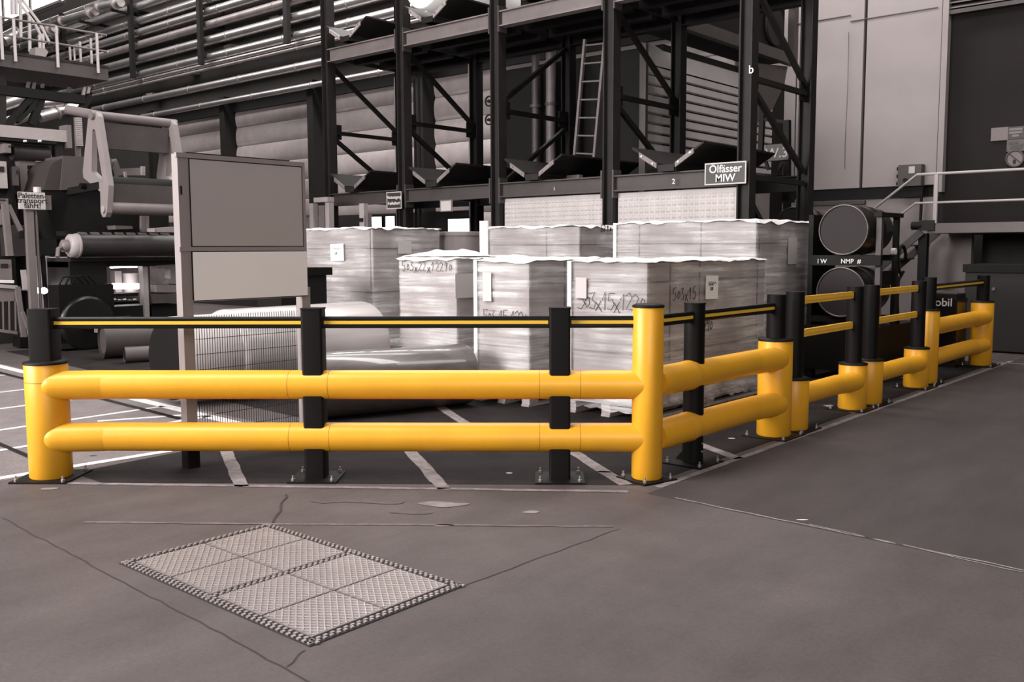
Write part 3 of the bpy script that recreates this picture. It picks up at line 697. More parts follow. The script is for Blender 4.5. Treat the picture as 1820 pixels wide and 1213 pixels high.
up = MB().bx(XBD+.015, XBD+.045, 3.705, 4.685, 1.632, 2.255).build('grey_panel', BOARD, nb_)
MB().bx(XBD+.02, XBD+.046, 3.698, 3.704, 1.625, 2.262).bx(XBD+.02, XBD+.046, 3.704, 4.69, 2.256, 2.261).bx(XBD+.02, XBD+.046, 3.704, 4.69, 1.626, 1.631).bx(XBD+.02, XBD+.046, 4.686, 4.69, 1.631, 2.256).build('dark_joint', STEELB, up)
lo = MB().bx(XBD+.015, XBD+.052, 3.70, 4.712, 1.235, 1.588).build('light_panel', BOARDL, nb_)
MB().bx(XBD+.02, XBD+.05, 3.694, 3.70, 1.23, 1.592).bx(XBD+.02, XBD+.05, 3.70, 4.715, 1.588, 1.592).bx(XBD+.02, XBD+.053, 3.70, 4.715, 1.23, 1.235).build('dark_joint', STEELB, lo)
MB().bx(XBD-.05, XBD-.02, 3.72, 4.62, 2.27, 2.31).build('top_shade', STEELB, nb_)
MB().bx(XBD+.045, XBD+.052, 3.62, 3.635, 2.0, 2.06).build('latch', STEELB, nb_)
ms = MB()
for k in range(42): y = 3.745+.0213*k; ms.cyl((XBD-.01, y, .12), (XBD-.01, y, 1.115), .0026, n=5, caps=False)
for k in range(9): z = .14+.115*k; ms.cyl((XBD-.006, 3.73, z), (XBD-.006, 4.63, z), .0026, n=5, caps=False)
tag(ms.build('wire_mesh', MESHW, nb_), kind='stuff')

# ================================================================ lagged pipes on the rear wall
def pipe_run(z18, r, m, label, x0=-40.5, x1=-9.3, bands=True, y=None, name='pipe'):
    z = sz(z18); yy = (y or YW-.55); a, b = sx(x0), sx(x1)
    p = thing(name, (a, yy, z-r), label, 'pipe', 'pipes along the rear wall')
    MB().cyl((a, yy, z), (b, yy, z), r, n=20).build('pipe_body', m, p)
    if bands:
        k = a+1.1
        while k < b:
            MB().cyl((k-.03, yy, z), (k+.03, yy, z), r+.012, n=20).build('band', PIPED, p); k += 3.4
    return p
ORD = ['lowest', 'second lowest', 'third', 'fourth', 'fifth', 'sixth', 'seventh', 'eighth', 'ninth', 'tenth', 'eleventh', 'twelfth']
zs = [(6.46, .10, PIPE), (7.07, .135, PIPE), (7.62, .055, PIPED), (7.76, .075, PIPE), (7.98, .15, PIPE), (8.52, .17, PIPE), (9.03, .15, PIPED), (9.45, .16, PIPE), (9.86, .16, PIPE), (10.36, .17, PIPE), (10.95, .16, PIPE)]
for k, (z, r, m) in enumerate(zs):
    e = -38.6 if k in (0,) else (-40.5 if k < 6 else -44.0)
    pipe_run(z, r, m, ORD[k]+' pipe from below along the rear wall, '+('slim' if r < .08 else 'thick')+(' and dull' if m is PIPED else ' and shiny'), x0=(-33.2 if k == 0 else -36.9 if k in (1, 2, 3) else e))
# short far pipes with valves, far left
for k, (u0, v0, u1, v1) in enumerate(((112, 37, 170, 20), (20, 70, 97, 50), (178, 12, 215, 4))):
    p0, p1 = on_y(u0, v0, YW-1.3), on_y(u1, v1, YW-1.3)
    t = thing('short_pipe', p0, ['short flanged pipe stub at far left above the walkway', 'bright pipe crossing behind the walkway rail', 'flanged pipe stub at the top edge left of the pipe straps', 'short pipe piece behind the walkway steps', 'dull pipe piece under the flanged stub'][k], 'pipe')
    MB().cyl(p0, p1, .17, n=18).build('pipe_body', PIPE if k != 4 else PIPED, t)
    dd = (p1-p0).normalized(); pm = p0.lerp(p1, .5); MB().bx(pm.x-.06, pm.x+.06, pm.y, YW+.1, pm.z-.26, pm.z-.17).build('bracket', STEELD, t)
    MB().cyl(p0-dd*.1, p0, .22, n=18).build('flange', PIPED, t); MB().cyl(p1-dd*.5, p1-dd*.38, .24, n=18).build('flange', PIPED, t)
for k, (u, v0, v1) in enumerate(((108, 24, 90), (229, -20, 140), (352, -20, 116), (507, -20, 78))):
    a, b = on_y(u, v0, YW-.9), on_y(u, v1, YW-.9)
    st = thing('pipe_hanger', (a.x, YW-.9, b.z), ['first dark vertical pipe hanger, farthest left', 'second dark vertical pipe hanger from the left', 'third dark vertical pipe hanger from the left', 'fourth dark vertical pipe hanger, nearest the rack'][k], 'pipe hanger', 'pipe hangers')
    MB().bx(a.x-.11, a.x+.11, YW-.95, YW-.80, b.z, max(a.z, 11.8)).build('upright', STEELB, st)
    for q in range(5):
        zc = b.z+.35+q*.58
        if zc < 12: MB().bx(a.x-.09, a.x+.09, YW-.80, YW+.1, zc-.05, zc+.05).build('arm', STEELB, st)
for k in range(11):
    z = sz(6.75+.5*(k % 8)); x = -40+2.9*k
    MB().bx(x-.25, x+.25, YW-.35, YW+.12, z-.07, z+.07).build('wall_bracket', STEELM, wb)

# ================================================================ steel rack
YF, YBK = 12.6, 14.62
CX5 = (-15.83, -13.57, -11.17, -8.77, -6.42)
rk = thing('steel_rack', (-11, YF, 0), 'tall dark steel storage rack with roll cradles behind the wrapped loads', 'rack')
def hcol(x, y, z1, m, w=.20, d=.20):
    return MB().bx(x-w/2, x-w/2+.022, y-d/2, y+d/2, 0, z1).bx(x+w/2-.022, x+w/2, y-d/2, y+d/2, 0, z1).bx(x-w/2+.022, x+w/2-.022, y-.012, y+.012, 0, z1).build('column', m, rk)
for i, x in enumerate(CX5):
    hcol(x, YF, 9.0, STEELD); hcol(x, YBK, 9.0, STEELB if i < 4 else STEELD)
    # cross frame front to back
    zt, zm, zl = 5.35, 4.02, 2.80
    up = i != 2
    def br(y0, z0, y1, z1):
        MB().bar((x, y0, z0), (x, y1, z1), .07, .075).build('brace', STEELB if i < 4 else STEELD, rk)
    br(YF+.1, zm, YBK-.1, zm)
    if up: br(YF+.1, zt, YBK-.1, zm+.12); br(YF+.1, zm-.12, YBK-.1, zl)
    else: br(YF+.1, zm+.15, YBK-.1, zt); br(YF+.1, zl-.05, YBK-.1, zm-.15)
    for y, z in ((YBK-.17, zm), (YF+.17, zm)):
        MB().bx(x-.012, x+.012, y-.13, y+.13, z-.13, z+.17).build('gusset', STEELB, rk)
    br(YF+.1, 2.62, YBK-.1, 2.62); br(YF+.1, 5.53, YBK-.1, 5.53)
    if i == 4: br(YF+.1, 2.3, YBK-.1, .8); br(YF+.1, 7.4, YBK-.1, 5.6)
def ibeam(x0, x1, y, z0, z1, m):
    return MB().bx(x0, x1, y-.09, y+.09, z0, z0+.02).bx(x0, x1, y-.09, y+.09, z1-.02, z1).bx(x0, x1, y-.012, y+.012, z0+.02, z1-.02).build('beam', m, rk)
for i in range(4):
    x0, x1 = CX5[i]+.1, CX5[i+1]-.1
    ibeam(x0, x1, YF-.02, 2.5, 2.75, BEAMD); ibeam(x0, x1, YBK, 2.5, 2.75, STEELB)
    ibeam(x0, x1, YF-.02, 5.41, 5.67, BEAMG); ibeam(x0, x1, YBK, 5.41, 5.67, STEELB)  # front upper beam: its lit look is put into a paler grey
    MB().bx(x0, x1, YF+.1, YBK-.1, 5.66, 5.70).build('deck_plate', STEELB, rk)
    MB().bx(x0, x1, YF+.6, YF+.75, 5.45, 5.65).build('deck_joist', STEELB, rk); MB().bx(x0, x1, YF+1.3, YF+1.45, 5.45, 5.65).build('deck_joist', STEELB, rk)
    MB().bx(x0, x1, YF-.03, YF+.03, 8.2, 8.5).build('top_beam', STEELB, rk)
for x in CX5[1:4]:
    for zc in (5.54, 2.62):
        MB().bx(x-.125, x-.1, YF-.12, YF+.1, zc-.22, zc+.22).bx(x+.1, x+.125, YF-.12, YF+.1, zc-.22, zc+.22).build('splice_plate', STEELG, rk)
def mark(s, u, v, size):
    text('painted_mark', s, size, SIGNW, rk, on_y(u, v, YF-.125), (1, 0, 0), (0, 0, 1), .001)
mark('b', 1335, 124, .16); mark('2', 1197, 323, .11); mark('1', 985, 336, .08)
# embossed pale panels below the lower beam
EMB = mat('embossed_panel', 0.50, rough=.55, var=.12, scale=1.4, stretch=(3, 3, .7))
for i in (2, 3):
    x0, x1 = CX5[i]+.12, CX5[i+1]-.12
    ep = MB().bx(x0, x1, YF+.02, YF+.07, .1, 2.48).build('embossed_panel', EMB, rk)
    mb = MB(); st = .098 if i == 3 else .075; nx = int((x1-x0)/st); nzr = int(.72/st)
    for a in range(nx):
        for b in range(nzr):
            cx, cz = x0+(a+.5)*st, 2.43-(b+.5)*st; h = st*.36
            mb.add([(cx-h, YF+.02, cz-h), (cx+h, YF+.02, cz-h), (cx+h, YF+.02, cz+h), (cx-h, YF+.02, cz+h), (cx, YF-.022, cz)], [(0, 1, 4), (1, 2, 4), (2, 3, 4), (3, 0, 4)], True)
    tag(mb.build('emboss_pattern', EMB, ep), kind='stuff')
# roll cradles
def cradle(xc, z, m, m2, label):
    t = thing('roll_cradle', (xc, YF-.2, z), label, 'cradle', 'roll cradles on the steel rack')
    y0, y1 = YF-.22, YBK+.1
    for s in (-1, 1):
        p = [(xc+s*.17, y0, z+.10), (xc+s*.62, y0, z+.37), (xc+s*.62, y0, z+.40), (xc+s*.17, y0, z+.13)]
        MB().prism(p, (0, y1-y0, 0)).build('wing', m, t)
        b = MB().prism([(xc+s*.16, y0-.03, z+.05), (xc+s*.47, y0-.03, z+.235), (xc+s*.47, y0-.03, z+.31), (xc+s*.16, y0-.03, z+.125)], (0, .025, 0)).build('end_plate', m2, t)
        for q in (.22, .42): MB().cyl((xc+s*q, y0-.032, z+.09+(q-.16)*.6), (xc+s*q, y0-.045, z+.09+(q-.16)*.6), .016, n=8).build('bolt', BOLT, b)
        MB().bx(xc+s*.12-.03, xc+s*.12+.03, y0+.02, y1, z, z+.1).build('foot', STEELD, t)
    MB().bx(xc-.17, xc+.17, y0-.01, y1, z+.07, z+.10).bx(xc-.14, xc+.14, y0-.02, y0, z, z+.10).build('trough', m, t)
    return t
BN = ['leftmost', 'second from left', 'second from right', 'rightmost']
for i in range(4):
    xc = (CX5[i]+CX5[i+1])/2 + (-.25 if i < 3 else -.02)
    cradle(xc, 2.752, STEELD, BEAMG, 'dark V shaped roll cradle on the lower rack beam, '+BN[i])
for i in range(3):
    xc = (CX5[i]+CX5[i+1])/2 - .3
    cradle(xc, 5.702, STEELD, STEELL, 'V shaped roll cradle on the upper rack beam, '+('leftmost', 'holding the white roll', 'right of the white roll')[i])
xc = (CX5[1]+CX5[2])/2-.3
wt = thing('white_roll', (xc, 13.4, 6.0), 'big white roll lying in a cradle on the upper rack level', 'roll')
MB().lathe((xc, YF-.35, 6.38), [(.44, 0), (.46, .02), (.46, 2.2)], 40, (0, 1, 0)).build('roll_body', SLABL, wt)
MB().lathe((xc, YF-.37, 6.38), [(.08, 0), (.08, .03)], 20, (0, 1, 0)).build('core', PAPERG, wt)

# ladder and stand pipes inside the rack
ld = thing('ladder', on_y(1038, 285, 13.5), 'narrow pale ladder leaning inside the rack', 'ladder')
LA, LB_, RA, RB = on_y(1021, 283, 13.5), on_y(1040, 70, 13.5), on_y(1056, 285, 13.5), on_y(1076, 66, 13.5)
for p, q in ((LA, LB_), (RA, RB)): MB().bar(p, q, .045, .06, up=(0, 1, 0)).build('side_rail', STEELM, ld)
for k in range(7):
    t = .05+.15*k; MB().cyl(LA.lerp(LB_, t), RA.lerp(RB, t), .016, n=8).build('rung', STEELM, ld)
for k, (u, m) in enumerate(((952, STEELG), (979, STEELM))):
    a, b = on_y(u, 300, 14.85), on_y(u, 82, 14.85)
    sp = thing('stand_pipe', (a.x, 14.85, 2.5), 'dark vertical stand pipe inside the rack' if k == 0 else 'pale vertical stand pipe inside the rack', 'pipe')
    MB().cyl((a.x, 14.85, .0), (a.x, 14.85, b.z), .095 if k else .075, n=18).build('pipe_body', m, sp)
    for z in (3.2, 4.4): MB().cyl((a.x, 14.85, z), (a.x, 14.85, z+.06), .115, n=18).build('collar', STEELG, sp)
for x in CX5[:2]: MB().bx(x-.135, x-.102, YBK-.1, YBK+.1, 0, 5.4).build('lit_flange_strip', STEELL, rk)  # pale strip paints the light on the left flanges of two rear columns
for u in (737, 745):
    a = on_y(u, 200, 14.9)
    dp = thing('slim_pipe', (a.x, 14.9, 0), ('left' if u < 740 else 'right')+' of two slim dark vertical pipes behind the second rack column', 'pipe')
    MB().cyl((a.x, 14.9, 0), (a.x, 14.9, 5.38), .028, n=10).build('pipe_body', STEELB, dp)
    for z in (3.0, 4.4): MB().cyl((a.x, 14.9, z), (a.x, 14.9, z+.05), .042, n=10).build('collar', STEELB, dp)
a = on_y(1024, 313, 13.2); MB().bx(a.x-.14, a.x+.14, 13.1, 13.2, 2.76, 2.86).build('pale_plate', STEELL, rk)
for u, v in ((869, 180), (869, 213)):
    p = on_y(u, v, YF+.3)
    vv = thing('valve_wheel', p, 'small dark valve wheel left of the middle rack column, '+('upper' if v < 200 else 'lower'), 'valve')
    MB().tube([(p.x+.085*math.cos(k*math.pi/8), p.y, p.z+.085*math.sin(k*math.pi/8)) for k in range(17)], .016, 6, caps=False).build('rim', STEELB, vv)
    MB().cyl((p.x, p.y-.02, p.z), (p.x, p.y+.25, p.z), .03, n=10).bar((p.x-.08, p.y, p.z), (p.x+.08, p.y, p.z), .015, .02).build('stem', STEELB, vv)
    MB().bx(p.x+.02, p.x+.25, p.y+.1, p.y+.2, p.z-.04, p.z+.04).build('valve_body', STEELB, vv)

# ribbed plant enclosure behind the rack
XE = -9.3
en = thing('plant_enclosure', (-11.3, 17.5, 2.6), 'pale ribbed plant enclosure with hopper behind the right of the rack', 'enclosure')
ZT = on_x(1160, 70, XE).z
MB().bx(-13.2, XE-.06, 15.06, 20.1, 0, ZT).build('core_box', STEELB, en)
y0e, y1e = on_x(1149, 200, XE).y, 19.4
RIB = mat('ribbed_sheet', .52, rough=.6, var=.12, scale=1.2)
zl0 = on_x(1322, 270, XE).z-.45; zl1 = on_x(1322, 160, XE).z
nsl = 10; hs = (zl1-zl0)/nsl
srcs = None
for k in range(nsl):
    z = zl0+hs*k
    MB().add([(XE-.05, y0e, z+.03), (XE, y0e, z+.045), (XE, y0e, z+hs-.008), (XE-.05, y0e, z+hs), (XE-.05, y1e, z+.03), (XE, y1e, z+.045), (XE, y1e, z+hs-.008), (XE-.05, y1e, z+hs)], [(0, 4, 5, 1), (1, 5, 6, 2), (2, 6, 7, 3), (0, 1, 2, 3), (4, 7, 6, 5)]).build('rib_sheet', RIB, en)
MB().add([(XE, y0e, zl1+.02), (XE, y1e, zl1+.02), (XE-.02, y1e, ZT-.15), (XE-.25, y1e, ZT), (XE-.25, y0e, ZT), (XE-.02, y0e, ZT-.15)], [(0, 1, 2, 5), (5, 2, 3, 4)]).build('top_sheet', RIB, en)
MB().bx(XE-.05, XE-.02, 15.1, y1e, 0, zl0).build('lower_wall', WALLG, en)
MB().bx(XE-.1, XE+.03, y0e-.08, y0e, 2.6, ZT-.1).build('corner_post', STEELG, en)
# channel frame and dark duct above
a, b = on_x(1221, 52, -9.1), on_x(1405, 104, -9.1)
gz = (on_x(1300, 76, -9.1).z+on_x(1405, 104, -9.1).z)/2
g0 = on_x(1214, 55, -9.1).y; g1 = on_x(1408, 100, -9.1).y
ft = thing('duct_frame', (-9.1, 17, gz), 'dark steel channel frame carrying a duct above the ribbed enclosure', 'frame')
MB().bx(-9.15, -9.0, g0, g1, gz-.11, gz+.11).build('lower_channel', STEELG, ft)
MB().bx(-9.15, -9.0, g1-.13, g1, gz+.11, gz+1.15).build('end_post', STEELG, ft)
MB().bx(-9.15, -9.0, g0, g1, gz+1.15, gz+1.3).build('upper_channel', STEELG, ft)
MB().bx(-9.9, -9.2, max(g0-1.5, YBK+.2), g1-.2, gz-.05, gz+1.1).build('duct_body', STEELB, ft)
MB().lathe((-9.18, g1-.75, gz+.62), [(.42, 0), (.40, .05)], 30, (1, 0, 0)).build('fan_ring', STEELD, ft)
hp = [on_x(u, v, -9.15) for u, v in ((1340, 112), (1400, 118), (1394, 150), (1374, 193), (1352, 215), (1340, 215))]
MB().prism(hp, (-.25, 0, 0)).build('hopper', STEELG, en)
# small dark gantry with the W.3 plate
gt = thing('plate_gantry', on_y(1380, 300, 15.2), 'small dark gantry with the W.3 plate behind the rack', 'gantry')
for u0, v0, u1, v1, wd in ((1399, 214, 1399, 590, .10), (1350, 212, 1399, 217, .05), (1356, 190, 1352, 270, .08), (1345, 312, 1408, 318, .09), (1384, 302, 1405, 262, .05), (1366, 302, 1356, 272, .05)):
    MB().bar(on_y(u0, v0, 15.2), on_y(u1, v1, 15.2), wd, wd, up=(0, 1, 0)).build('member', STEELB, gt)
a, b = on_y(1362, 258, 15.1), on_y(1402, 284, 15.1)
pl = MB().bx(a.x, b.x, 15.08, 15.12, b.z, a.z).build('name_plate', SIGND, gt)
text('plate_lettering', 'W.3', .23, STEELL, gt, ((a.x+b.x)/2, 15.07, (a.z+b.z)/2-.02), (1, 0, 0), (0, 0, 1), .002)

# ================================================================ signs on the rack
def sign(name, label, u0, v0, u1, v1, y, lines, size, dark=True, pos=None, border=True):
    a, b = on_y(u0, v0, y), on_y(u1, v1, y)
    t = thing(name, ((a.x+b.x)/2, y, b.z), label, 'sign')
    p = MB().bx(a.x, b.x, y, y+.02, b.z, a.z).build('sign_panel', SIGND if dark else SIGNL, t)
    if border:
        e = .018
        MB().bx(a.x, b.x, y-.004, y, b.z, b.z+e).bx(a.x, b.x, y-.004, y, a.z-e, a.z).bx(a.x, a.x+e, y-.004, y, b.z+e, a.z-e).bx(b.x-e, b.x, y-.004, y, b.z+e, a.z-e).build('border', SIGNL if dark else STEELM, t)
    for s, f in lines:
        text('lettering', s, size, SIGNW if dark else INK, t, ((a.x+b.x)/2, y-.003, b.z+(a.z-b.z)*f), (1, 0, 0), (0, 0, 1), .002)
    return t
sign('rack_sign', 'dark sign reading Ölfässer MIW on the right end of the lower rack beam', 1253, 291, 1326, 326, YF-.16, (('Ölfässer', .70), ('MIW', .28)), .155)
sign('exit_sign', 'small dark sign reading Notausgang freihalten on a left rack column', 687, 342, 714, 371, YF-.16, (('Notausgang', .68), ('freihalten!', .33)), .085)
sign('paper_notice', 'small pale notice hanging under the rack beam right of the dark exit sign', 782, 356, 803, 376, YF-.16, (), .05, dark=False)

# posts and pedestal under the left of the rack
for k, (u, v, wd, m, lab) in enumerate(((646, 362, .14, STEELL, 'tall pale square post under the rack left of the bright panes'), (655, 379, .07, STEELM, 'short slim pale post beside the tall square post'))):
    a = on_y(u, v, 12.1)
    sp = thing('square_post', (a.x, 12.1, 0), lab, 'post'); wf = wd*.6; MB().bx(a.x-wd/2, a.x+wd/2, 12.05, 12.15, .01, a.z).build('post_tube', m, sp); MB().bx(a.x-wf, a.x+wf, 12.0, 12.2, 0, .012).build('foot_plate', STEELD, sp)
    MB().bx(a.x-wd/2+.02, a.x+wd/2-.02, 12.02, 12.05, a.z-.35, a.z-.28).build('catch', STEELB, sp)
a, b, c = on_y(553, 362, 11.9), on_y(587, 362, 11.9), on_y(563, 352, 11.9)
pd = thing('control_pedestal', ((a.x+b.x)/2, 11.9, 0), 'pale control pedestal with two posts and a head box beside the board', 'pedestal')
for x in (a.x+.06, b.x-.04): MB().bx(x-.06, x+.06, 11.85, 11.97, 0, a.z).build('post_tube', STEELL, pd)
MB().bx(c.x, b.x+.02, 11.82, 11.98, a.z+.01, c.z).build('head_box', STEELL, pd)
MB().bx(c.x+.08, b.x-.15, 11.87, 11.93, a.z-1.2, a.z-.05).build('panel', STEELM, pd)
a, b = on_y(534, 386, 12.05), on_y(554, 386, 12.05)
cb = thing('side_cabinet', ((a.x+b.x)/2, 11.7, 0), 'grey cabinet peeping out between board and pedestal', 'cabinet')
MB().bx(a.x-.8, b.x, 12.05, 12.4, .05, a.z).build('body', STEELM, cb); MB().bx(a.x-.82, b.x+.02, 12.03, 12.42, a.z, a.z+.03).build('top', STEELG, cb); MB().bx(a.x-.75, b.x-.05, 12.1, 12.35, 0, .05).build('plinth', STEELB, cb)

# ================================================================ oil drums
def oil_drum(c, y0, label, r=.295, L=.88, tap=False):
    d = thing('oil_drum', (c[0], y0+L/2, c[1]-r), label, 'drum', 'oil drums')
    MB().lathe((c[0], y0, c[1]), [(r-.012, .012), (r-.008, .02), (r-.006, .27), (r+.004, .285), (r-.006, .30), (r-.006, .57), (r+.004, .585), (r-.006, .60), (r-.008, L-.02), (r-.012, L-.01)], 40, (0, 1, 0)).build('drum_body', DRUMB, d)
    MB().lathe((c[0], y0+.006, c[1]), [(r-.014, 0), (r-.014, .004)], 40, (0, 1, 0)).build('drum_head', DRUMF, d)
    ring = [(c[0]+(r-.004)*math.cos(2*math.pi*k/40), y0, c[1]+(r-.004)*math.sin(2*math.pi*k/40)) for k in range(41)]
    MB().tube(ring, .011, 6, caps=False).build('rim', mat('drum_rim', .1, rough=.3, metal=.5), d)
    return d
oil_drum((-4.39, 1.81), 11.1, 'upper dark oil drum lying on the black drum rack')
oil_drum((-4.40, 1.07), 11.1, 'lower dark oil drum lying behind the black barrier posts')
p = on_y(1409, 401, 14.9)
oil_drum((p.x, p.z), 14.9, 'far oil drum showing above the largest wrapped load', r=.30)
ds = thing('drum_stand', (p.x, 15.3, 0), 'dark steel stand carrying the far oil drum', 'stand')
for y in (15.0, 15.6):
    MB().bx(p.x-.28, p.x+.28, y, y+.06, p.z-.36, p.z-.30).build('bearer', STEELB, ds)
    for s in (-1, 1): MB().bx(p.x+s*.25-.03, p.x+s*.25+.03, y, y+.06, 0, p.z-.36).build('leg', STEELB, ds)
a = on_y(1416, 358, 15.1)
can = thing('white_can', (a.x, 15.2, p.z+.3), 'small white can on top of the far oil drum', 'can'); MB().lathe((a.x, 15.2, p.z+.30), [(.07, 0), (.07, .12), (.055, .14)], 20).build('can_body', SIGNL, can); MB().lathe((a.x, 15.2, p.z+.44), [(.05, 0), (.05, .02)], 16).build('cap', STEELM, can)
dk = thing('drum_rack', (-4.4, 11.6, 0), 'black steel drum rack with sump behind the low barriers', 'rack')
MB().bx(-4.86, -3.96, 11.12, 12.6, .12, .66).build('sump', BLACK, dk)
for y in (11.2, 12.5):
    for x in (-4.8, -4.0): MB().bx(x-.05, x+.05, y-.05, y+.05, 0, .12).build('foot', BLACK, dk)
for z in (.70, 1.44):
    for y in (11.2, 11.78): MB().bx(-4.8, -3.98, y, y+.08, z, z+.07).build('drum_bearer', BLACK, dk)
MB().bx(-4.82, -3.95, 11.13, 11.19, 1.39, 1.51).build('front_rail', BLACK, dk)
MB().bx(-4.86, -4.80, 11.2, 11.9, .66, 2.0).build('side_plate', BLACK, dk)
py0, py1 = on_x(1563, 440, -4.02).y, on_x(1592, 440, -4.02).y
for y, m in ((py0, STEELG), (py1, STEELB)): MB().bx(-4.05, -3.99, y-.035, y+.035, .66, 1.96).build('upright', m, dk)
MB().bx(-4.06, -3.97, py0-.09, py1+.1, 1.96, 2.01).build('top_bar', STEELB, dk)
MB().bx(-4.06, -4.02, py0, py1, 1.15, 1.32).build('side_rail', BLACK, dk)
text('rack_lettering', 'I W', .075, SIGNW, dk, on_y(1461, 465, 11.12), (1, 0, 0), (0, 0, 1), .001)
text('rack_lettering', 'NMP  #', .075, SIGNW, dk, on_y(1512, 465, 11.12), (1, 0, 0), (0, 0, 1), .001)
MB().cyl(on_x(1585, 447, -3.98), on_x(1585, 447, -3.98)+Vector((.05, 0, 0)), .04, n=14).build('gauge', SIGNW, dk)
hs_ = thing('hose_coil', (-4.0, py1+.25, .9), 'dark hose looped on the drum rack upright', 'hose')
hc = on_x(1603, 462, -4.0)
MB().tube([(hc.x, hc.y+.14*math.cos(t*.4), hc.z+.17*math.sin(t*.4)) for t in range(0, 14)] + [(hc.x, hc.y-.1, hc.z-.25), (hc.x, hc.y-.12, hc.z-.5), (hc.x, hc.y-.05, hc.z-.8)], .02, 8).build('hose', BLACK, hs_)
for u, v in ((1525, 590), (1540, 555), (1513, 600)):
    pass
# black oil can with lettering
a, b = on_y(1640, 522, 13.3), on_y(1699, 605, 13.3)
oc = thing('oil_can', ((a.x+b.x)/2, 13.5, 0), 'square black oil can lettered in white standing behind the last barrier', 'can')
MB().bx(a.x, b.x, 13.3, 13.75, .02, a.z-.06).build('can_body', BLACKG, oc)
MB().bx(a.x+.02, b.x-.02, 13.32, 13.73, a.z-.06, a.z).build('can_top', STEELB, oc)
MB().bx(a.x+.2, b.x-.06, 13.5, 13.53, a.z+.0, a.z+.03).build('handle', STEELM, oc)
MB().bx(a.x, b.x, 13.28, 13.3, 0, .06).build('base_rim', STEELB, oc)
text('lettering', 'Mobil', .15, mat('can_lettering', .6, rough=.5), oc, on_y(1669, 538, 13.297), (1, 0, 0), (0, 0, 1), .001)

# ================================================================ raised platform with railing at the right
YD = 17.0
pf = thing('raised_platform', (-3, YD, 0), 'grey raised platform with tubular railing and stair at right', 'platform')
def pz(u, v): return on_y(u, v, YD)
zt, zb = pz(1820, 394).z, pz(1820, 412.5).z; xl = pz(1648, 404).x
MB().bx(xl, 4, YD, YW, zb, zt).build('deck_edge', mat('platform_grey', .14, rough=.7, var=.12, scale=2), pf)
z1, z2 = pz(1700, 307).z, pz(1700, 359).z
rp = mat('railing_grey', .36, rough=.45)
xs_, xq = pz(1630, 312).x, pz(1560, 366)
MB().tube([(4, YD, z1), (xs_, YD, z1), (xq.x, YD, xq.z), (xq.x-1.4, YD, xq.z-1.08)], .024, 10).build('top_rail', rp, pf)
xr, xt = pz(1627, 362).x, pz(1594, 387)
MB().tube([(4, YD, z2), (xr, YD, z2), (xt.x, YD, xt.z), (xt.x-1.2, YD, xt.z-.93)], .02, 10).build('mid_rail', rp, pf)
xp = pz(1663, 350).x
for x in (xp, xp+2.2, xp+4.4): MB().rprism((x, YD), .07, .04, zt, z1, .01).build('railing_post', rp, pf)
st = [pz(1638, 412), pz(1608, 438)]; sd = (st[1]-st[0]).normalized(); tt = st[0].z/abs(sd.z)
MB().bar(st[0], st[0]+sd*(tt*.98), .05, .12).build('stair_stringer', STEELG, pf)
MB().bar(st[0]+Vector((0, .9, 0)), st[0]+Vector((0, .9, 0))+sd*(tt*.98), .05, .12).build('stair_stringer', STEELG, pf)
for k in range(1, 8):
    q = st[0]+sd*(tt*k/8); MB().bx(q.x-.13, q.x+.13, YD+.02, YD+.88, q.z-.02, q.z+.01).build('stair_tread', STEELG, pf)
a = pz(1637, 450); MB().bx(a.x-.07, a.x+.07, YD+.05, YD+.19, 0, zb).build('support_post', STEELB, pf)
a, b = pz(1636, 392), pz(1656, 410); MB().bx(a.x, b.x+.05, YD-.06, YD+.08, b.z, a.z).build('junction_block', STEELD, pf)
a, b = pz(1621, 395), pz(1640, 408); MB().cyl(((a.x), YD, (a.z+b.z)/2), (b.x, YD, (a.z+b.z)/2), .07, n=12).build('light_fitting', STEELB, pf)
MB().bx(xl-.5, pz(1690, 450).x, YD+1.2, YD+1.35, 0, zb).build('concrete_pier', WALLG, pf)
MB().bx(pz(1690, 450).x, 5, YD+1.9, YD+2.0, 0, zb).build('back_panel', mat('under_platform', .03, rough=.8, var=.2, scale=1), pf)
a, b = on_y(1706, 470, 15.6), on_y(1712, 576, 15.6)
dc = thing('dark_cabinet', (b.x+1.2, 16, 0), 'long black cabinet under the platform at the right edge', 'cabinet')
MB().bx(b.x, b.x+4.2, 15.6, 16.6, .03, a.z-.12).build('body', mat('cabinet_black', .016, rough=.6), dc)
MB().bx(b.x-.03, b.x+4.2, 15.56, 16.63, a.z-.12, a.z).build('top', STEELB, dc)
MB().bx(b.x+.02, b.x+4.1, 15.65, 16.5, 0, .03).build('plinth', STEELB, dc)
k_ = on_y(1766, 514, 15.58); MB().cyl((k_.x, 15.6, k_.z), (k_.x, 15.57, k_.z), .025, n=10).build('lock', STEELM, dc)
# control box on the wall beside the platform
a, b = on_y(1597, 294, YW-.3), on_y(1637, 330, YW-.3)
cb = thing('control_box', ((a.x+b.x)/2, YW-.3, b.z), 'grey electrical control box on the pale wall by the railing', 'control box')
MB().bx(a.x, b.x, YW-.32, YW-.1, b.z, a.z).build('box_body', STEELG, cb)
MB().bx(a.x+.22, a.x+.34, YW-.335, YW-.32, a.z-.18, a.z-.04).build('label_plate', SIGNL, cb)
for f in (.15, .5, .85): MB().cyl((a.x-.05, YW-.22, b.z+(a.z-b.z)*f), (a.x, YW-.22, b.z+(a.z-b.z)*f), .04, n=10).build('gland', STEELB, cb)
MB().cyl((a.x+.16, YW-.32, b.z+.12), (a.x+.16, YW-.36, b.z+.12), .045, n=12).build('switch', STEELB, cb)
MB().bx(a.x+.05, b.x, YW-.2, YW-.1, b.z-.22, b.z).build('cable_duct', STEELB, cb)
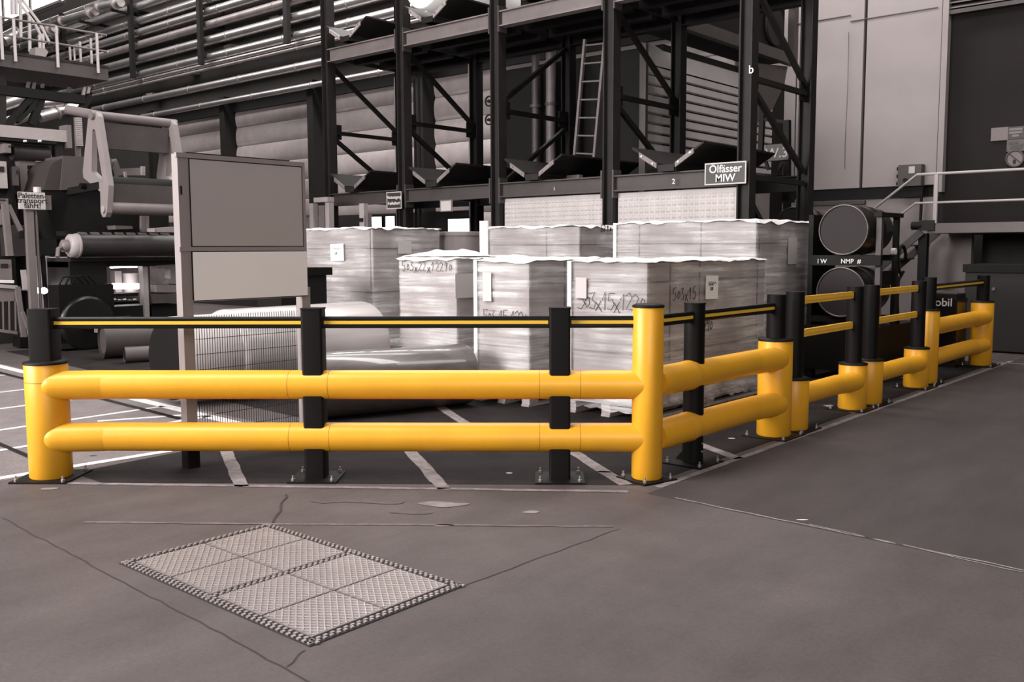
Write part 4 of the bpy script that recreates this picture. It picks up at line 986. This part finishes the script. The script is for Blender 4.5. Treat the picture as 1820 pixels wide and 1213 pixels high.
MB().tube([on_y(1638, 345, YW-.25), on_y(1637, 372, YW-.25), on_y(1636, 392, YW-.25)], .03, 8).build('conduit', STEELB, cb)
# notices on the dark gate
def gate_notice(lab, u0, v0, u1, v1, m, lines):
    a, b = on_y(u0, v0, YW+.03), on_y(u1, v1, YW+.03)
    t = thing('gate_notice', ((a.x+b.x)/2, YW, b.z), lab, 'sign'); MB().bx(a.x, b.x, YW+.02, YW+.045, b.z, a.z).build('notice_panel', m, t)
    for f, l0, l1, mm in lines:
        z = b.z+(a.z-b.z)*f; MB().bx(a.x+(b.x-a.x)*l0, a.x+(b.x-a.x)*l1, YW+.012, YW+.02, z-.022, z+.022).build('print_line', mm, t)
gate_notice('blank pale notice on the dark gate, left of the others', 1762, 228, 1791, 249, mat('notice_pale', .17, rough=.6), ())
gate_notice('dark printed notice on the gate at the right edge', 1792, 226, 1822, 246, SIGND, ((.78, .08, .85, STEELM), (.52, .08, .85, STEELM), (.26, .25, .65, STEELM)))
gate_notice('grey printed notice above the round prohibition sign', 1790, 249, 1822, 268, mat('notice_grey', .1, rough=.6), ((.72, .1, .6, STEELG), (.5, .25, .9, STEELG), (.3, .2, .8, STEELG)))
c = on_y(1804, 282, YW+.03)
rs = thing('round_sign', (c.x, YW, c.z-.2), 'round prohibition sign with diagonal bar on the dark gate', 'sign')
MB().lathe((c.x, YW+.045, c.z), [(.135, 0), (.135, .03)], 30, (0, -1, 0)).build('sign_disc', mat('notice_pale', .17), rs)
MB().tube([(c.x+.155*math.cos(k*math.pi/16), YW+.02, c.z+.155*math.sin(k*math.pi/16)) for k in range(33)], .022, 6, caps=False).build('sign_ring', STEELG, rs)
MB().bar((c.x-.1, YW+.01, c.z+.1), (c.x+.1, YW+.01, c.z-.08), .01, .03, up=(0, 1, 0)).build('diagonal_bar', STEELD, rs)
MB().bx(c.x-.03, c.x+.02, YW+.005, YW+.015, c.z-.1, c.z-.02).build('pictogram', STEELD, rs)

# ================================================================ plant at the far left
XM = -16.0
def mx(u, v, X=XM): return on_x(u, v, X)
# walkway with railings
XWK = -20.0
wk = thing('walkway', (XWK, 8, 4.9), 'high steel walkway with pale tubular railings at top left', 'walkway')
a, b = mx(-40, 88, XWK), mx(192, 120, XWK); c = mx(192, 147, XWK)
zt_, zb_ = mx(100, 104, XWK).z, mx(100, 131, XWK).z
MB().bx(XWK-1.6, XWK, a.y, b.y, zb_, zt_-.05).build('fascia', STEELG, wk)
MB().bx(XWK-1.6, XWK+.02, a.y, b.y, zt_-.05, zt_).build('deck', STEELD, wk)
zr, zmid = mx(100, 48, XWK).z, mx(100, 78, XWK).z
RAILP = mat('walkway_rail', .50, rough=.45)
yv0, yv1 = mx(-40, 40, XWK).y, mx(187, 62, XWK).y
for z in (zr, zmid): MB().tube([(XWK+.03, yv0, z), (XWK+.03, yv1, z)], .022, 8).build('handrail', STEELM, wk)
for u in (2, 25, 100, 171): MB().rprism((XWK+.05, mx(u, 90, XWK).y), .05, .05, zb_+.12, zr, .01).build('railing_post', RAILP, wk)
for x in (XWK-.5, XWK-1.0, XWK-1.5): MB().rprism((x, yv1-.08), .045, .045, zt_, zr, .01).build('railing_post', RAILP, wk)
MB().tube([(XWK+.03, yv1, zr), (XWK-.3, yv1+.02, zr), (XWK-1.5, yv1+.02, zr), (XWK-1.5, yv1+.02, zmid), (XWK+.03, yv1+.02, zmid)], .022, 8).build('end_gate', RAILP, wk)
# stair rails rising on the walkway
for du in (0, 9):
    MB().tube([mx(80+du, 78, XWK-1.2), mx(62+du, 42, XWK-1.2), mx(33+du, 3, XWK-1.2), mx(25+du, -25, XWK-1.2)], .03, 8).build('stair_rail', RAILP, wk)
for u, v0, v1 in ((21, -20, 25), (28, -20, 25), (36, -20, 66), (52, 28, 92), (70, 62, 90), (76, 60, 95)):
    MB().bar(mx(u, v0, XWK-1.2), mx(u+1, v1, XWK-1.2), .05, .05).build('stair_post', RAILP, wk)
MB().prism([mx(u, v, XWK-.9) for u, v in ((63, 84), (80, 86), (86, 92), (80, 104), (62, 102))], (-.3, 0, 0)).build('housing', STEELL, wk)
MB().bx(XWK-.4, XWK-.2, a.y, mx(160, 180, XWK).y, mx(100, 176, XWK).z, mx(100, 160, XWK).z).build('under_beam', STEELB, wk)
for u0, v0, u1, v1 in ((2, 235, 60, 170), (28, 215, 75, 172), (55, 222, 75, 172), (140, 200, 160, 170), (3, 130, 3, 440)):
    MB().bar(mx(u0, v0, XWK-.3), mx(u1, v1, XWK-.3), .13, .13).build('strut', STEELB if v1 < 200 else STEELD, wk)
for u, v in ((52, 140), (62, 142), (78, 140), (125, 148), (150, 155), (158, 155)):
    MB().bar(mx(u, v, XWK-1.4), mx(u-3, v+16, XWK-1.4), .06, .06).build('hanger', STEELL, wk)
# far pipes behind the walkway struts
for k, (u0, v0, u1, v1, r) in enumerate(((3, 186, 45, 172, .16), (10, 220, 60, 200, .13), (70, 208, 100, 200, .14), (90, 200, 140, 190, .12), (75, 184, 110, 180, .12), (5, 72, 28, 60, .15))):
    t = thing('machine_pipe', mx(u0, v0, -24), 'pale pipe piece %s the walkway beam at far left' % ['just under the left end of', 'low behind a strut of', 'in the middle below', 'right, below', 'high, below', 'bright, above'][k], 'pipe')
    MB().cyl(mx(u0, v0, -24), mx(u1, v1, -24), r, n=16).build('pipe_body', PIPE, t)
    MB().cyl(mx(u1, v1, -24), mx(u1+3, v1-1, -24), r*1.25, n=16).build('flange', PIPED, t)
# gantry beam
gb = thing('gantry_beam', mx(60, 445, -17), 'pale horizontal gantry beam below the walkway at left', 'beam')
a, b = mx(-30, 222, -17), mx(118, 232, -17); zc0, zc1 = mx(60, 248, -17).z, mx(60, 227, -17).z
MB().bx(-17.3, -17.0, a.y-1, b.y, zc0, zc1).build('beam_body', STEELL, gb)
MB().bx(-17.28, -16.98, b.y, b.y+.08, zc0-.1, zc1+.1).build('end_plate', STEELM, gb)
MB().bar((-17.15, b.y-.1, zc0), (-17.15, b.y-.1, 0), .14, .14).build('column', STEELD, gb)
MB().bx(-17.3, -16.95, a.y, b.y-.2, zc0-.06, zc0-.02).build('track', STEELB, gb)
MB().cyl((-17.2, mx(20, 262, -17.2).y, zc0-.22), (-17.2, mx(84, 262, -17.2).y, zc0-.22), .14, n=20).build('roller', DARKM, gb)
for u in (42, 68): MB().cyl(mx(u, 251, -16.9), mx(u+5, 251, -16.9), .02, n=8).build('lamp', SIGNW, gb)
# lifter with two A shaped arms
YA0 = mx(168, 290, -15.4).y
lf = thing('roll_lifter', (-15.4, YA0+.7, 0), 'pale roll lifter with two A shaped arms and cross tubes left of the board', 'lifter')
out_ = [(157, 204), (162, 198), (170, 199), (174, 207), (193, 330), (190, 378), (187, 386), (182, 386), (179, 378), (178, 341), (148, 316), (147, 304)]
inn = [(164, 232), (166, 229), (169, 232), (183, 325), (163, 305)]
def arm_mesh(dy):
    mb = MB(); O = [on_y(u, v, YA0) for u, v in out_]; I = [on_y(u, v, YA0) for u, v in inn]; th = Vector((0, .09, 0)); d = Vector((0, dy, 0))
    # plate with opening: bridged ring of quads/tris
    no, ni = len(O), len(I)
    link = {0: 0, 1: 0, 2: 2, 3: 2, 4: 3, 5: 3, 6: 3, 7: 3, 8: 3, 9: 3, 10: 4, 11: 4}
    for side, off in ((0, d), (1, d+th)):
        vs = [p+off for p in O]+[p+off for p in I]
        fs = []
        for k in range(no):
            k2 = (k+1) % no; a_, b_ = link[k], link[k2]
            if a_ == b_: fs.append((k, k2, no+a_))
            else:
                if (a_, b_) == (0, 2): fs.append((k, k2, no+2, no+1, no+0))
                else: fs.append((k, k2, no+b_, no+a_))
        mb.add(vs, fs if side == 0 else [tuple(reversed(f)) for f in fs])
    for R in (O, I):
        m = len(R); mb.add([p+d for p in R]+[p+d+th for p in R], [(i, (i+1) % m, (i+1) % m+m, i+m) for i in range(m)])
    return mb
LFM = mat('lifter_paint', .24, rough=.5, var=.08, scale=2)
DY = on_x(300, 290, -15.4).y-YA0
arm_mesh(0).build('arm', LFM, lf); arm_mesh(DY).build('arm', LFM, lf)
tp, md, bt, br_ = on_y(166, 205, YA0), on_y(176, 330, YA0), on_y(185, 372, YA0), on_y(150, 312, YA0)
MB().cyl((tp.x, YA0-.05, tp.z), (tp.x, YA0+DY+.14, tp.z), .075, n=18).build('top_tube', STEELM, lf)
MB().cyl((tp.x-.35, YA0-.3, tp.z+.1), (tp.x-.05, YA0+.25, tp.z), .075, n=14).build('feed_tube', STEELM, lf)
MB().bx(tp.x-.06, tp.x+.02, YA0+.1, YA0+DY-.02, tp.z-.52, tp.z-.1).build('cross_panel', STEELG, lf)
MB().cyl((md.x, YA0+.09, md.z), (md.x, YA0+DY, md.z), .16, n=20).build('dark_roller', STEELB, lf)
MB().cyl((bt.x, YA0+.09, bt.z+.02), (bt.x, YA0+DY, bt.z+.02), .10, n=20).build('lower_tube', STEELM, lf)
MB().bx(bt.x-.03, bt.x+.03, YA0+.09, YA0+DY, bt.z+.08, bt.z+.42).build('apron', STEELG, lf)
MB().cyl((bt.x, YA0-.03, bt.z), (bt.x, YA0, bt.z), .06, n=16).build('pin_boss', STEELL, lf)
MB().cyl((br_.x+.05, YA0-.1, br_.z-.18), (br_.x+.05, YA0+.1, br_.z-.18), .05, n=12).build('pin', BLACK, lf)
for yy in (YA0+.02, YA0+DY+.02): MB().bar((md.x, yy, md.z), (-16.44, yy, md.z-.05), .06, .12).build('support_arm', STEELB, lf)
# grey hood and dark body
hd = thing('machine_hood', (-17, YA0+.3, 0), 'grey sloped machine hood over a black machine body behind the lifter', 'machine')
f0 = [mx(u, v, -16.4) for u, v in ((112, 277), (198, 281), (198, 335), (107, 338))]
MB().prism(f0, (-.9, 0, 0)).build('hood_panel', mat('hood_grey', .075, rough=.6, var=.1, scale=2), hd)
f1 = [mx(u, v, -16.42) for u, v in ((110, 282), (107, 338), (77, 338), (88, 300), (96, 288))]
MB().prism(f1, (-.9, 0, 0)).build('hood_side', mat('hood_side', .04, rough=.6), hd)
f2 = [mx(u, v, -16.45) for u, v in ((78, 339), (300, 336), (300, 425), (100, 425), (86, 380))]
MB().prism(f2, (-1.2, 0, 0)).build('dark_body', STEELB, hd)
f3 = [mx(u, v, -16.6) for u, v in ((200, 300), (207, 282), (214, 300), (252, 298), (252, 312), (212, 312), (205, 318))]
MB().prism(f3, (-.3, 0, 0)).build('bracket', STEELM, hd)
MB().bar(mx(254, 296, -16.3), mx(254, 312, -16.3), .06, .06).build('white_pin', STEELL, hd)
MB().bar(mx(222, 305, -16.2), mx(224, 322, -16.2), .04, .04).build('latch_arm', STEELL, hd)
f4 = [mx(u, v, -16.1) for u, v in ((204, 401), (235, 402), (236, 407), (206, 408))]
MB().prism(f4, (-.3, 0, 0)).build('tray', STEELM, hd)
for u in (253, 260): MB().bar(mx(u, 384, -16.2), mx(u, 416, -16.2), .07, .07).build('stay', STEELM, hd)
f5 = [mx(u, v, -15.9) for u, v in ((275, 406), (318, 403), (318, 416), (275, 416))]
MB().prism(f5, (-.3, 0, 0)).build('white_block', STEELL, hd)
# press roller with teeth
pr = thing('press_roller', mx(200, 438, -15.6), 'long dark grooved press roller with a pale end cap', 'roller')
p0, p1 = mx(136, 437, -15.6), mx(330, 437, -15.6); zc_ = p0.z
MB().cyl((-15.6, p0.y, zc_), (-15.6, p1.y, zc_), .185, n=26).build('roller_body', mat('roller_grey', .028, rough=.45, var=.25, scale=3), pr)
MB().lathe((-15.6, p0.y, zc_), [(.20, -.02), (.205, 0), (.20, .015)], 26, (0, 1, 0)).lathe((-15.6, p0.y-.14, zc_), [(.15, 0), (.19, .03), (.19, .12)], 26, (0, 1, 0)).build('end_cap', STEELL, pr)
MB().lathe((-15.6, p0.y-.26, zc_+.0), [(.05, 0), (.10, .03), (.10, .12)], 16, (0, 1, 0)).build('hub', STEELM, pr)
MB().tube([(-15.6, p0.y-.2, zc_), (-15.55, p0.y-.32, zc_-.05), (-15.5, p0.y-.36, zc_-.18)], .035, 8).build('crank', STEELM, pr)
k = p0.y+.1
while k < p1.y-.2:
    MB().prism([(-15.58, k, zc_+.17), (-15.58, k+.10, zc_+.17), (-15.58, k+.06, zc_+.225), (-15.58, k-.04, zc_+.225)], (-.12, 0, 0)).build('tooth', STEELM, pr); k += .21
MB().bx(-16.1, -15.75, p0.y-.1, p1.y, zc_+.17, zc_+.24).build('tooth_bar', STEELB, pr)
# machine frame with lit bay
fm = thing('work_station', mx(200, 600, -16), 'black machine frame with a lit work bay under the press roller', 'machine')
yl, ym, yr = mx(113, 500, -16).y, mx(262, 500, -16).y, mx(330, 500, -16).y
zt2 = mx(200, 458, -16).z
MB().bx(-16.6, -15.7, yl, yr, zt2-.06, zt2).build('table_top', STEELD, fm)
MB().bx(-16.6, -15.75, yl, mx(178, 500, -16).y, .1, zt2-.06).build('left_cabinet', STEELB, fm)
MB().bx(-16.6, -15.8, yl, yr, mx(200, 474, -16).z, zt2-.061).build('top_rail', STEELB, fm)
MB().bx(-17.6, -17.5, mx(150, 500, -17.5).y, yr+.5, 0, zt2).build('bay_back', mat('bay_back', .20, rough=.6, var=.3, scale=3), fm)
MB().bx(-16.0, -15.85, mx(247, 500, -16).y, mx(256, 500, -16).y, .1, mx(200, 474, -16).z).build('white_post', STEELL, fm)
MB().bx(-16.05, -15.9, mx(257, 500, -16).y, mx(262, 500, -16).y, .1, mx(200, 474, -16).z).build('dark_post', STEELG, fm)
MB().bx(-17.3, -16.6, mx(180, 500, -16).y, yr, mx(200, 525, -16).z-.06, mx(200, 525, -16).z).build('bay_shelf', STEELD, fm)
MB().bx(-17.3, -15.9, mx(178, 500, -16).y, yr, .1, mx(200, 545, -16).z).build('bay_lower', STEELB, fm)
MB().cyl((-16.7, mx(200, 509, -16.7).y, mx(200, 509, -16.7).z), (-16.7, mx(246, 509, -16.7).y, mx(246, 509, -16.7).z), .05, n=14).build('lamp_tube', LAMP, fm)
MB().cyl((-16.2, mx(196, 474.5, -16.2).y, mx(196, 475, -16.2).z), (-16.2, mx(243, 475, -16.2).y, mx(196, 475, -16.2).z), .018, n=8).build('top_lamp', LAMP, fm)
MB().cyl((-17.1, mx(232, 500, -17.1).y, mx(232, 520, -17.1).z), (-17.1, mx(232, 500, -17.1).y, mx(232, 486, -17.1).z), .16, n=20).build('canister', STEELL, fm)
MB().bx(-17.2, -17.0, mx(200, 500, -17.1).y, mx(212, 500, -17.1).y, mx(200, 520, -17.1).z, mx(200, 482, -17.1).z).build('bay_unit', STEELM, fm)
for k in range(5): MB().cyl(mx(200+k*9, 534, -15.95), mx(206+k*9, 533+k % 2, -15.95), .02, n=6).build('fitting', BOLT, fm)
MB().bx(-16.0, -15.9, mx(181, 512, -16).y, mx(192, 512, -16).y, mx(190, 524, -16).z, mx(190, 511, -16).z).build('switch_box', STEELM, fm)
a, b = mx(277, 473, -15.8), mx(312, 500, -15.8)
MB().prism([mx(u, v, -15.8) for u, v in ((277, 472), (315, 470), (315, 505), (296, 504), (303, 495), (303, 478), (278, 478))], (-.2, 0, 0)).build('hook_bracket', STEELM, fm)
MB().prism([mx(u, v, -15.8) for u, v in ((277, 507), (315, 507), (315, 520), (279, 520))], (-.5, 0, 0)).build('wire_basket', STEELM, fm)
MB().prism([mx(u, v, -15.8) for u, v in ((270, 523), (318, 522), (318, 538), (272, 540))], (-.5, 0, 0)).build('low_drawer', STEELG, fm)
MB().bx(-16.4, -15.9, yl+.1, yr, 0, .1).build('plinth', BLACK, fm)
# dark wheel unit
cw = mx(152, 575, -15.3)
dw = thing('wheel_unit', (-15.3, cw.y, 0), 'black wheeled drive unit at floor level left of the core tubes', 'machine')
MB().lathe((-15.3, cw.y, cw.z), [(.30, 0), (.40, .02), (.45, .04), (.45, .10), (.40, .12)], 36, (1, 0, 0)).build('flywheel', BLACKG, dw)
MB().lathe((-15.17, cw.y, cw.z), [(.10, 0), (.09, .05)], 18, (1, 0, 0)).build('hub', STEELD, dw)
MB().bx(-15.7, -15.31, cw.y-.4, cw.y+.5, .12, 1.05).build('motor_block', BLACK, dw)
MB().bx(-15.75, -15.2, cw.y-.45, cw.y+.6, .04, .12).build('skid', STEELB, dw)
MB().cyl((-15.6, cw.y+.5, .35), (-15.6, cw.y+.9, .35), .14, n=18).build('motor', STEELB, dw)
for k in range(3): MB().tube([(-15.4, cw.y-.35+.1*k, 1.05), (-15.35, cw.y-.3+.1*k, 1.18), (-15.35, cw.y-.1+.1*k, 1.2), (-15.4, cw.y+.05+.1*k, 1.05)], .014, 6).build('cable', BLACK, dw)
# electrical panel with white front, bright lamps and conduits
a, b = mx(92, 457, -17), mx(122, 500, -17)
ep_ = thing('switch_cabinet', (-17, (a.y+b.y)/2, 0), 'white front panel on a dark stand left of the machine frame', 'cabinet')
MB().bx(-17.1, -17.0, a.y, b.y, b.z, a.z).build('front', SLABL, ep_); MB().bx(-17.15, -17.1, a.y-.1, b.y+.1, 0, a.z+.05).build('stand', STEELD, ep_)
for k, (u, v, r) in enumerate(((65, 517, .055), (78, 517, .055), (98, 516, .11))):
    p = mx(u, v, -16.5); l = thing('work_lamp', p, ['left bright work lamp at far left machine', 'middle bright work lamp at far left machine', 'largest bright work lamp below the white panel'][k], 'lamp', 'work lamps')
    MB().lathe((p.x, p.y, p.z), [(r*.5, -.03), (r, 0), (r*.8, .05), (r*.3, .07)], 16, (1, 0, 0)).build('bulb', LAMP, l)
    MB().cyl((p.x-.08, p.y, p.z), (p.x-.03, p.y, p.z), r*.8, n=14).build('socket', STEELD, l)
    MB().cyl((p.x-.08, p.y, p.z), (-17.65, p.y, p.z), .015, n=8).build('arm', STEELM, l)
cp_ = thing('conduit_column', mx(72, 548, -16.9), 'pale conduit column behind the work lamps', 'column')
for u0, v0, u1, v1, wd in ((64, 455, 72, 548, .09), (84, 455, 90, 548, .05), (41, 480, 45, 515, .07)):
    MB().bar(mx(u0, v0, -16.9), mx(u1, v1, -16.9), wd, wd).build('conduit', STEELL, cp_)
MB().bx(-17.9, -17.65, mx(30, 550, -17.65).y, mx(112, 550, -17.65).y, 0, mx(60, 456, -17.65).z).build('back_plate', STEELD, cp_)
# warning sign on its post
a, b = mx(31, 341, -16.2), mx(79, 373, -16.2)
sg = thing('warning_sign', (-16.2, (a.y+b.y)/2, 0), 'pale sign reading Palettentransport fährt! on a post at far left', 'sign')
MB().bx(-16.2, -16.15, a.y, b.y, b.z, a.z).build('sign_panel', SIGNL, sg)
MB().bx(-16.4, -16.2, b.y-.02, b.y+.12, b.z, a.z-.04).build('side_box', STEELM, sg)
for s_, f in (('Paletten-', .78), ('transport', .5), ('fährt!', .2)): text('lettering', s_, .125, STEELD, sg, (-16.148, (a.y+b.y)/2, b.z+(a.z-b.z)*f), (0, 1, 0), (0, 0, 1), .002)
q = mx(53, 420, -16.25); MB().bx(-16.3, -16.2, q.y-.06, q.y+.06, 0, b.z).build('post', STEELM, sg)
q = mx(66, 420, -16.25); MB().cyl((-16.25, q.y, .0), (-16.25, q.y, b.z), .025, n=8).build('cable_tube', STEELM, sg)
q = mx(66, 338, -16.2); MB().cyl((-16.2, q.y, a.z), (-16.2, q.y, a.z+.09), .06, n=14).build('beacon', SIGNL, sg)
# bracket shelf unit
bs = thing('bracket_unit', mx(60, 440, -17.2), 'pale L shaped bracket with stacked boards above the warning sign', 'bracket')
MB().prism([mx(u, v, -17.2) for u, v in ((33, 286), (95, 286), (95, 294), (48, 294), (51, 345), (38, 345), (35, 300))], (-.25, 0, 0)).build('bracket', STEELM, bs)
for v in (301, 315, 321): MB().prism([mx(u, w, -17.3) for u, w in ((49, v), (80, v-1), (80, v+3), (49, v+4))], (-.3, 0, 0)).build('board', STEELL, bs)
MB().prism([mx(u, v, -17.15) for u, v in ((64, 279), (92, 276), (94, 287), (64, 288))], (-.3, 0, 0)).build('carton', STEELL, bs)
MB().bx(-17.6, -17.2, mx(38, 345, -17.4).y, mx(54, 345, -17.4).y, 0, mx(45, 345, -17.4).z).build('stand', STEELD, bs)
# control station at the left edge
cs_ = thing('control_station', mx(0, 590, -16.9), 'stacked grey control units and desk at the left edge behind the safety fence', 'machine')
for u0, v0, u1, v1, m, nm in ((-25, 285, 14, 335, STEELL, 'upper_unit'), (8, 255, 20, 272, STEELM, 'small_unit'), (-25, 352, 15, 362, STEELM, 'shelf'), (-30, 462, 22, 498, STEELM, 'desk'), (16, 400, 46, 455, DARKM, 'dark_box'), (22, 296, 34, 330, STEELG, 'side_unit'), (0, 372, 10, 400, STEELM, 'bracket')):
    a, b = mx(u0, v0, -16.9), mx(u1, v1, -16.9)
    hu = MB().bx(-17.3, -16.9, a.y, b.y, b.z, a.z).build(nm, m, cs_)
    MB().bx(-16.9, -16.88, a.y+(b.y-a.y)*.6, a.y+(b.y-a.y)*.85, b.z+(a.z-b.z)*.6, b.z+(a.z-b.z)*.8).build('badge', STEELD, hu)
MB().bx(-17.6, -17.32, mx(-25, 400, -17.3).y, mx(25, 400, -17.3).y, 0, mx(0, 255, -17.3).z).build('rear_column', STEELD, cs_)
# safety fence and frame at the left edge
fe = thing('safety_fence', mx(10, 595, -16.3), 'pale safety fence with bars and a white rail at the left edge', 'fence')
zf = mx(10, 600, -16.3).z
for u0, v0, u1, v1, wd, m in ((-20, 500, 24, 501, .05, SIGNW), (-20, 507, 30, 511, .06, STEELL), (30, 510, 42, 600, .08, STEELM), (-20, 585, 30, 592, .05, STEELM), (8, 362, 17, 455, .09, STEELM), (14, 365, 36, 410, .07, STEELM)):
    MB().bar(mx(u0, v0, -16.3), mx(u1, v1, -16.3), wd, wd).build('rail', m, fe)
for u in (-12, -4, 5, 16, 27): MB().bar(mx(u, 535, -16.3), mx(u+1, 588, -16.3), .02, .02).build('bar', STEELM, fe)
MB().prism([mx(u, v, -16.32) for u, v in ((-20, 512), (26, 513), (26, 535), (-20, 538))], (-.04, 0, 0)).build('panel', STEELM, fe)
MB().bar(mx(40, 555, -16.0), mx(55, 595, -16.0), .05, .05).build('prop', STEELM, fe)
MB().prism([mx(u, v, -15.9) for u, v in ((50, 588), (63, 586), (64, 617), (56, 620))], (-.05, 0, 0)).build('foot_plate', STEELL, fe)
MB().prism([mx(u, v, -16.2) for u, v in ((36, 600), (55, 600), (57, 618), (36, 618))], (-.3, 0, 0)).build('foot_block', BLACK, fe)
# slatted white strip behind the lifter
a, b = mx(137, 208, -17.8), mx(148, 260, -17.8)
ss = thing('slatted_chute', (-17.8, a.y, 0), 'pale slatted vertical chute behind the lifter arm', 'chute')
for k in range(14): MB().bx(-17.9, -17.8, a.y, b.y, b.z+(a.z-b.z)*k/14, b.z+(a.z-b.z)*(k+.85)/14).build('slat', STEELL, ss)
MB().bx(-17.95, -17.9, a.y, b.y, 0, a.z).build('back', STEELM, ss)
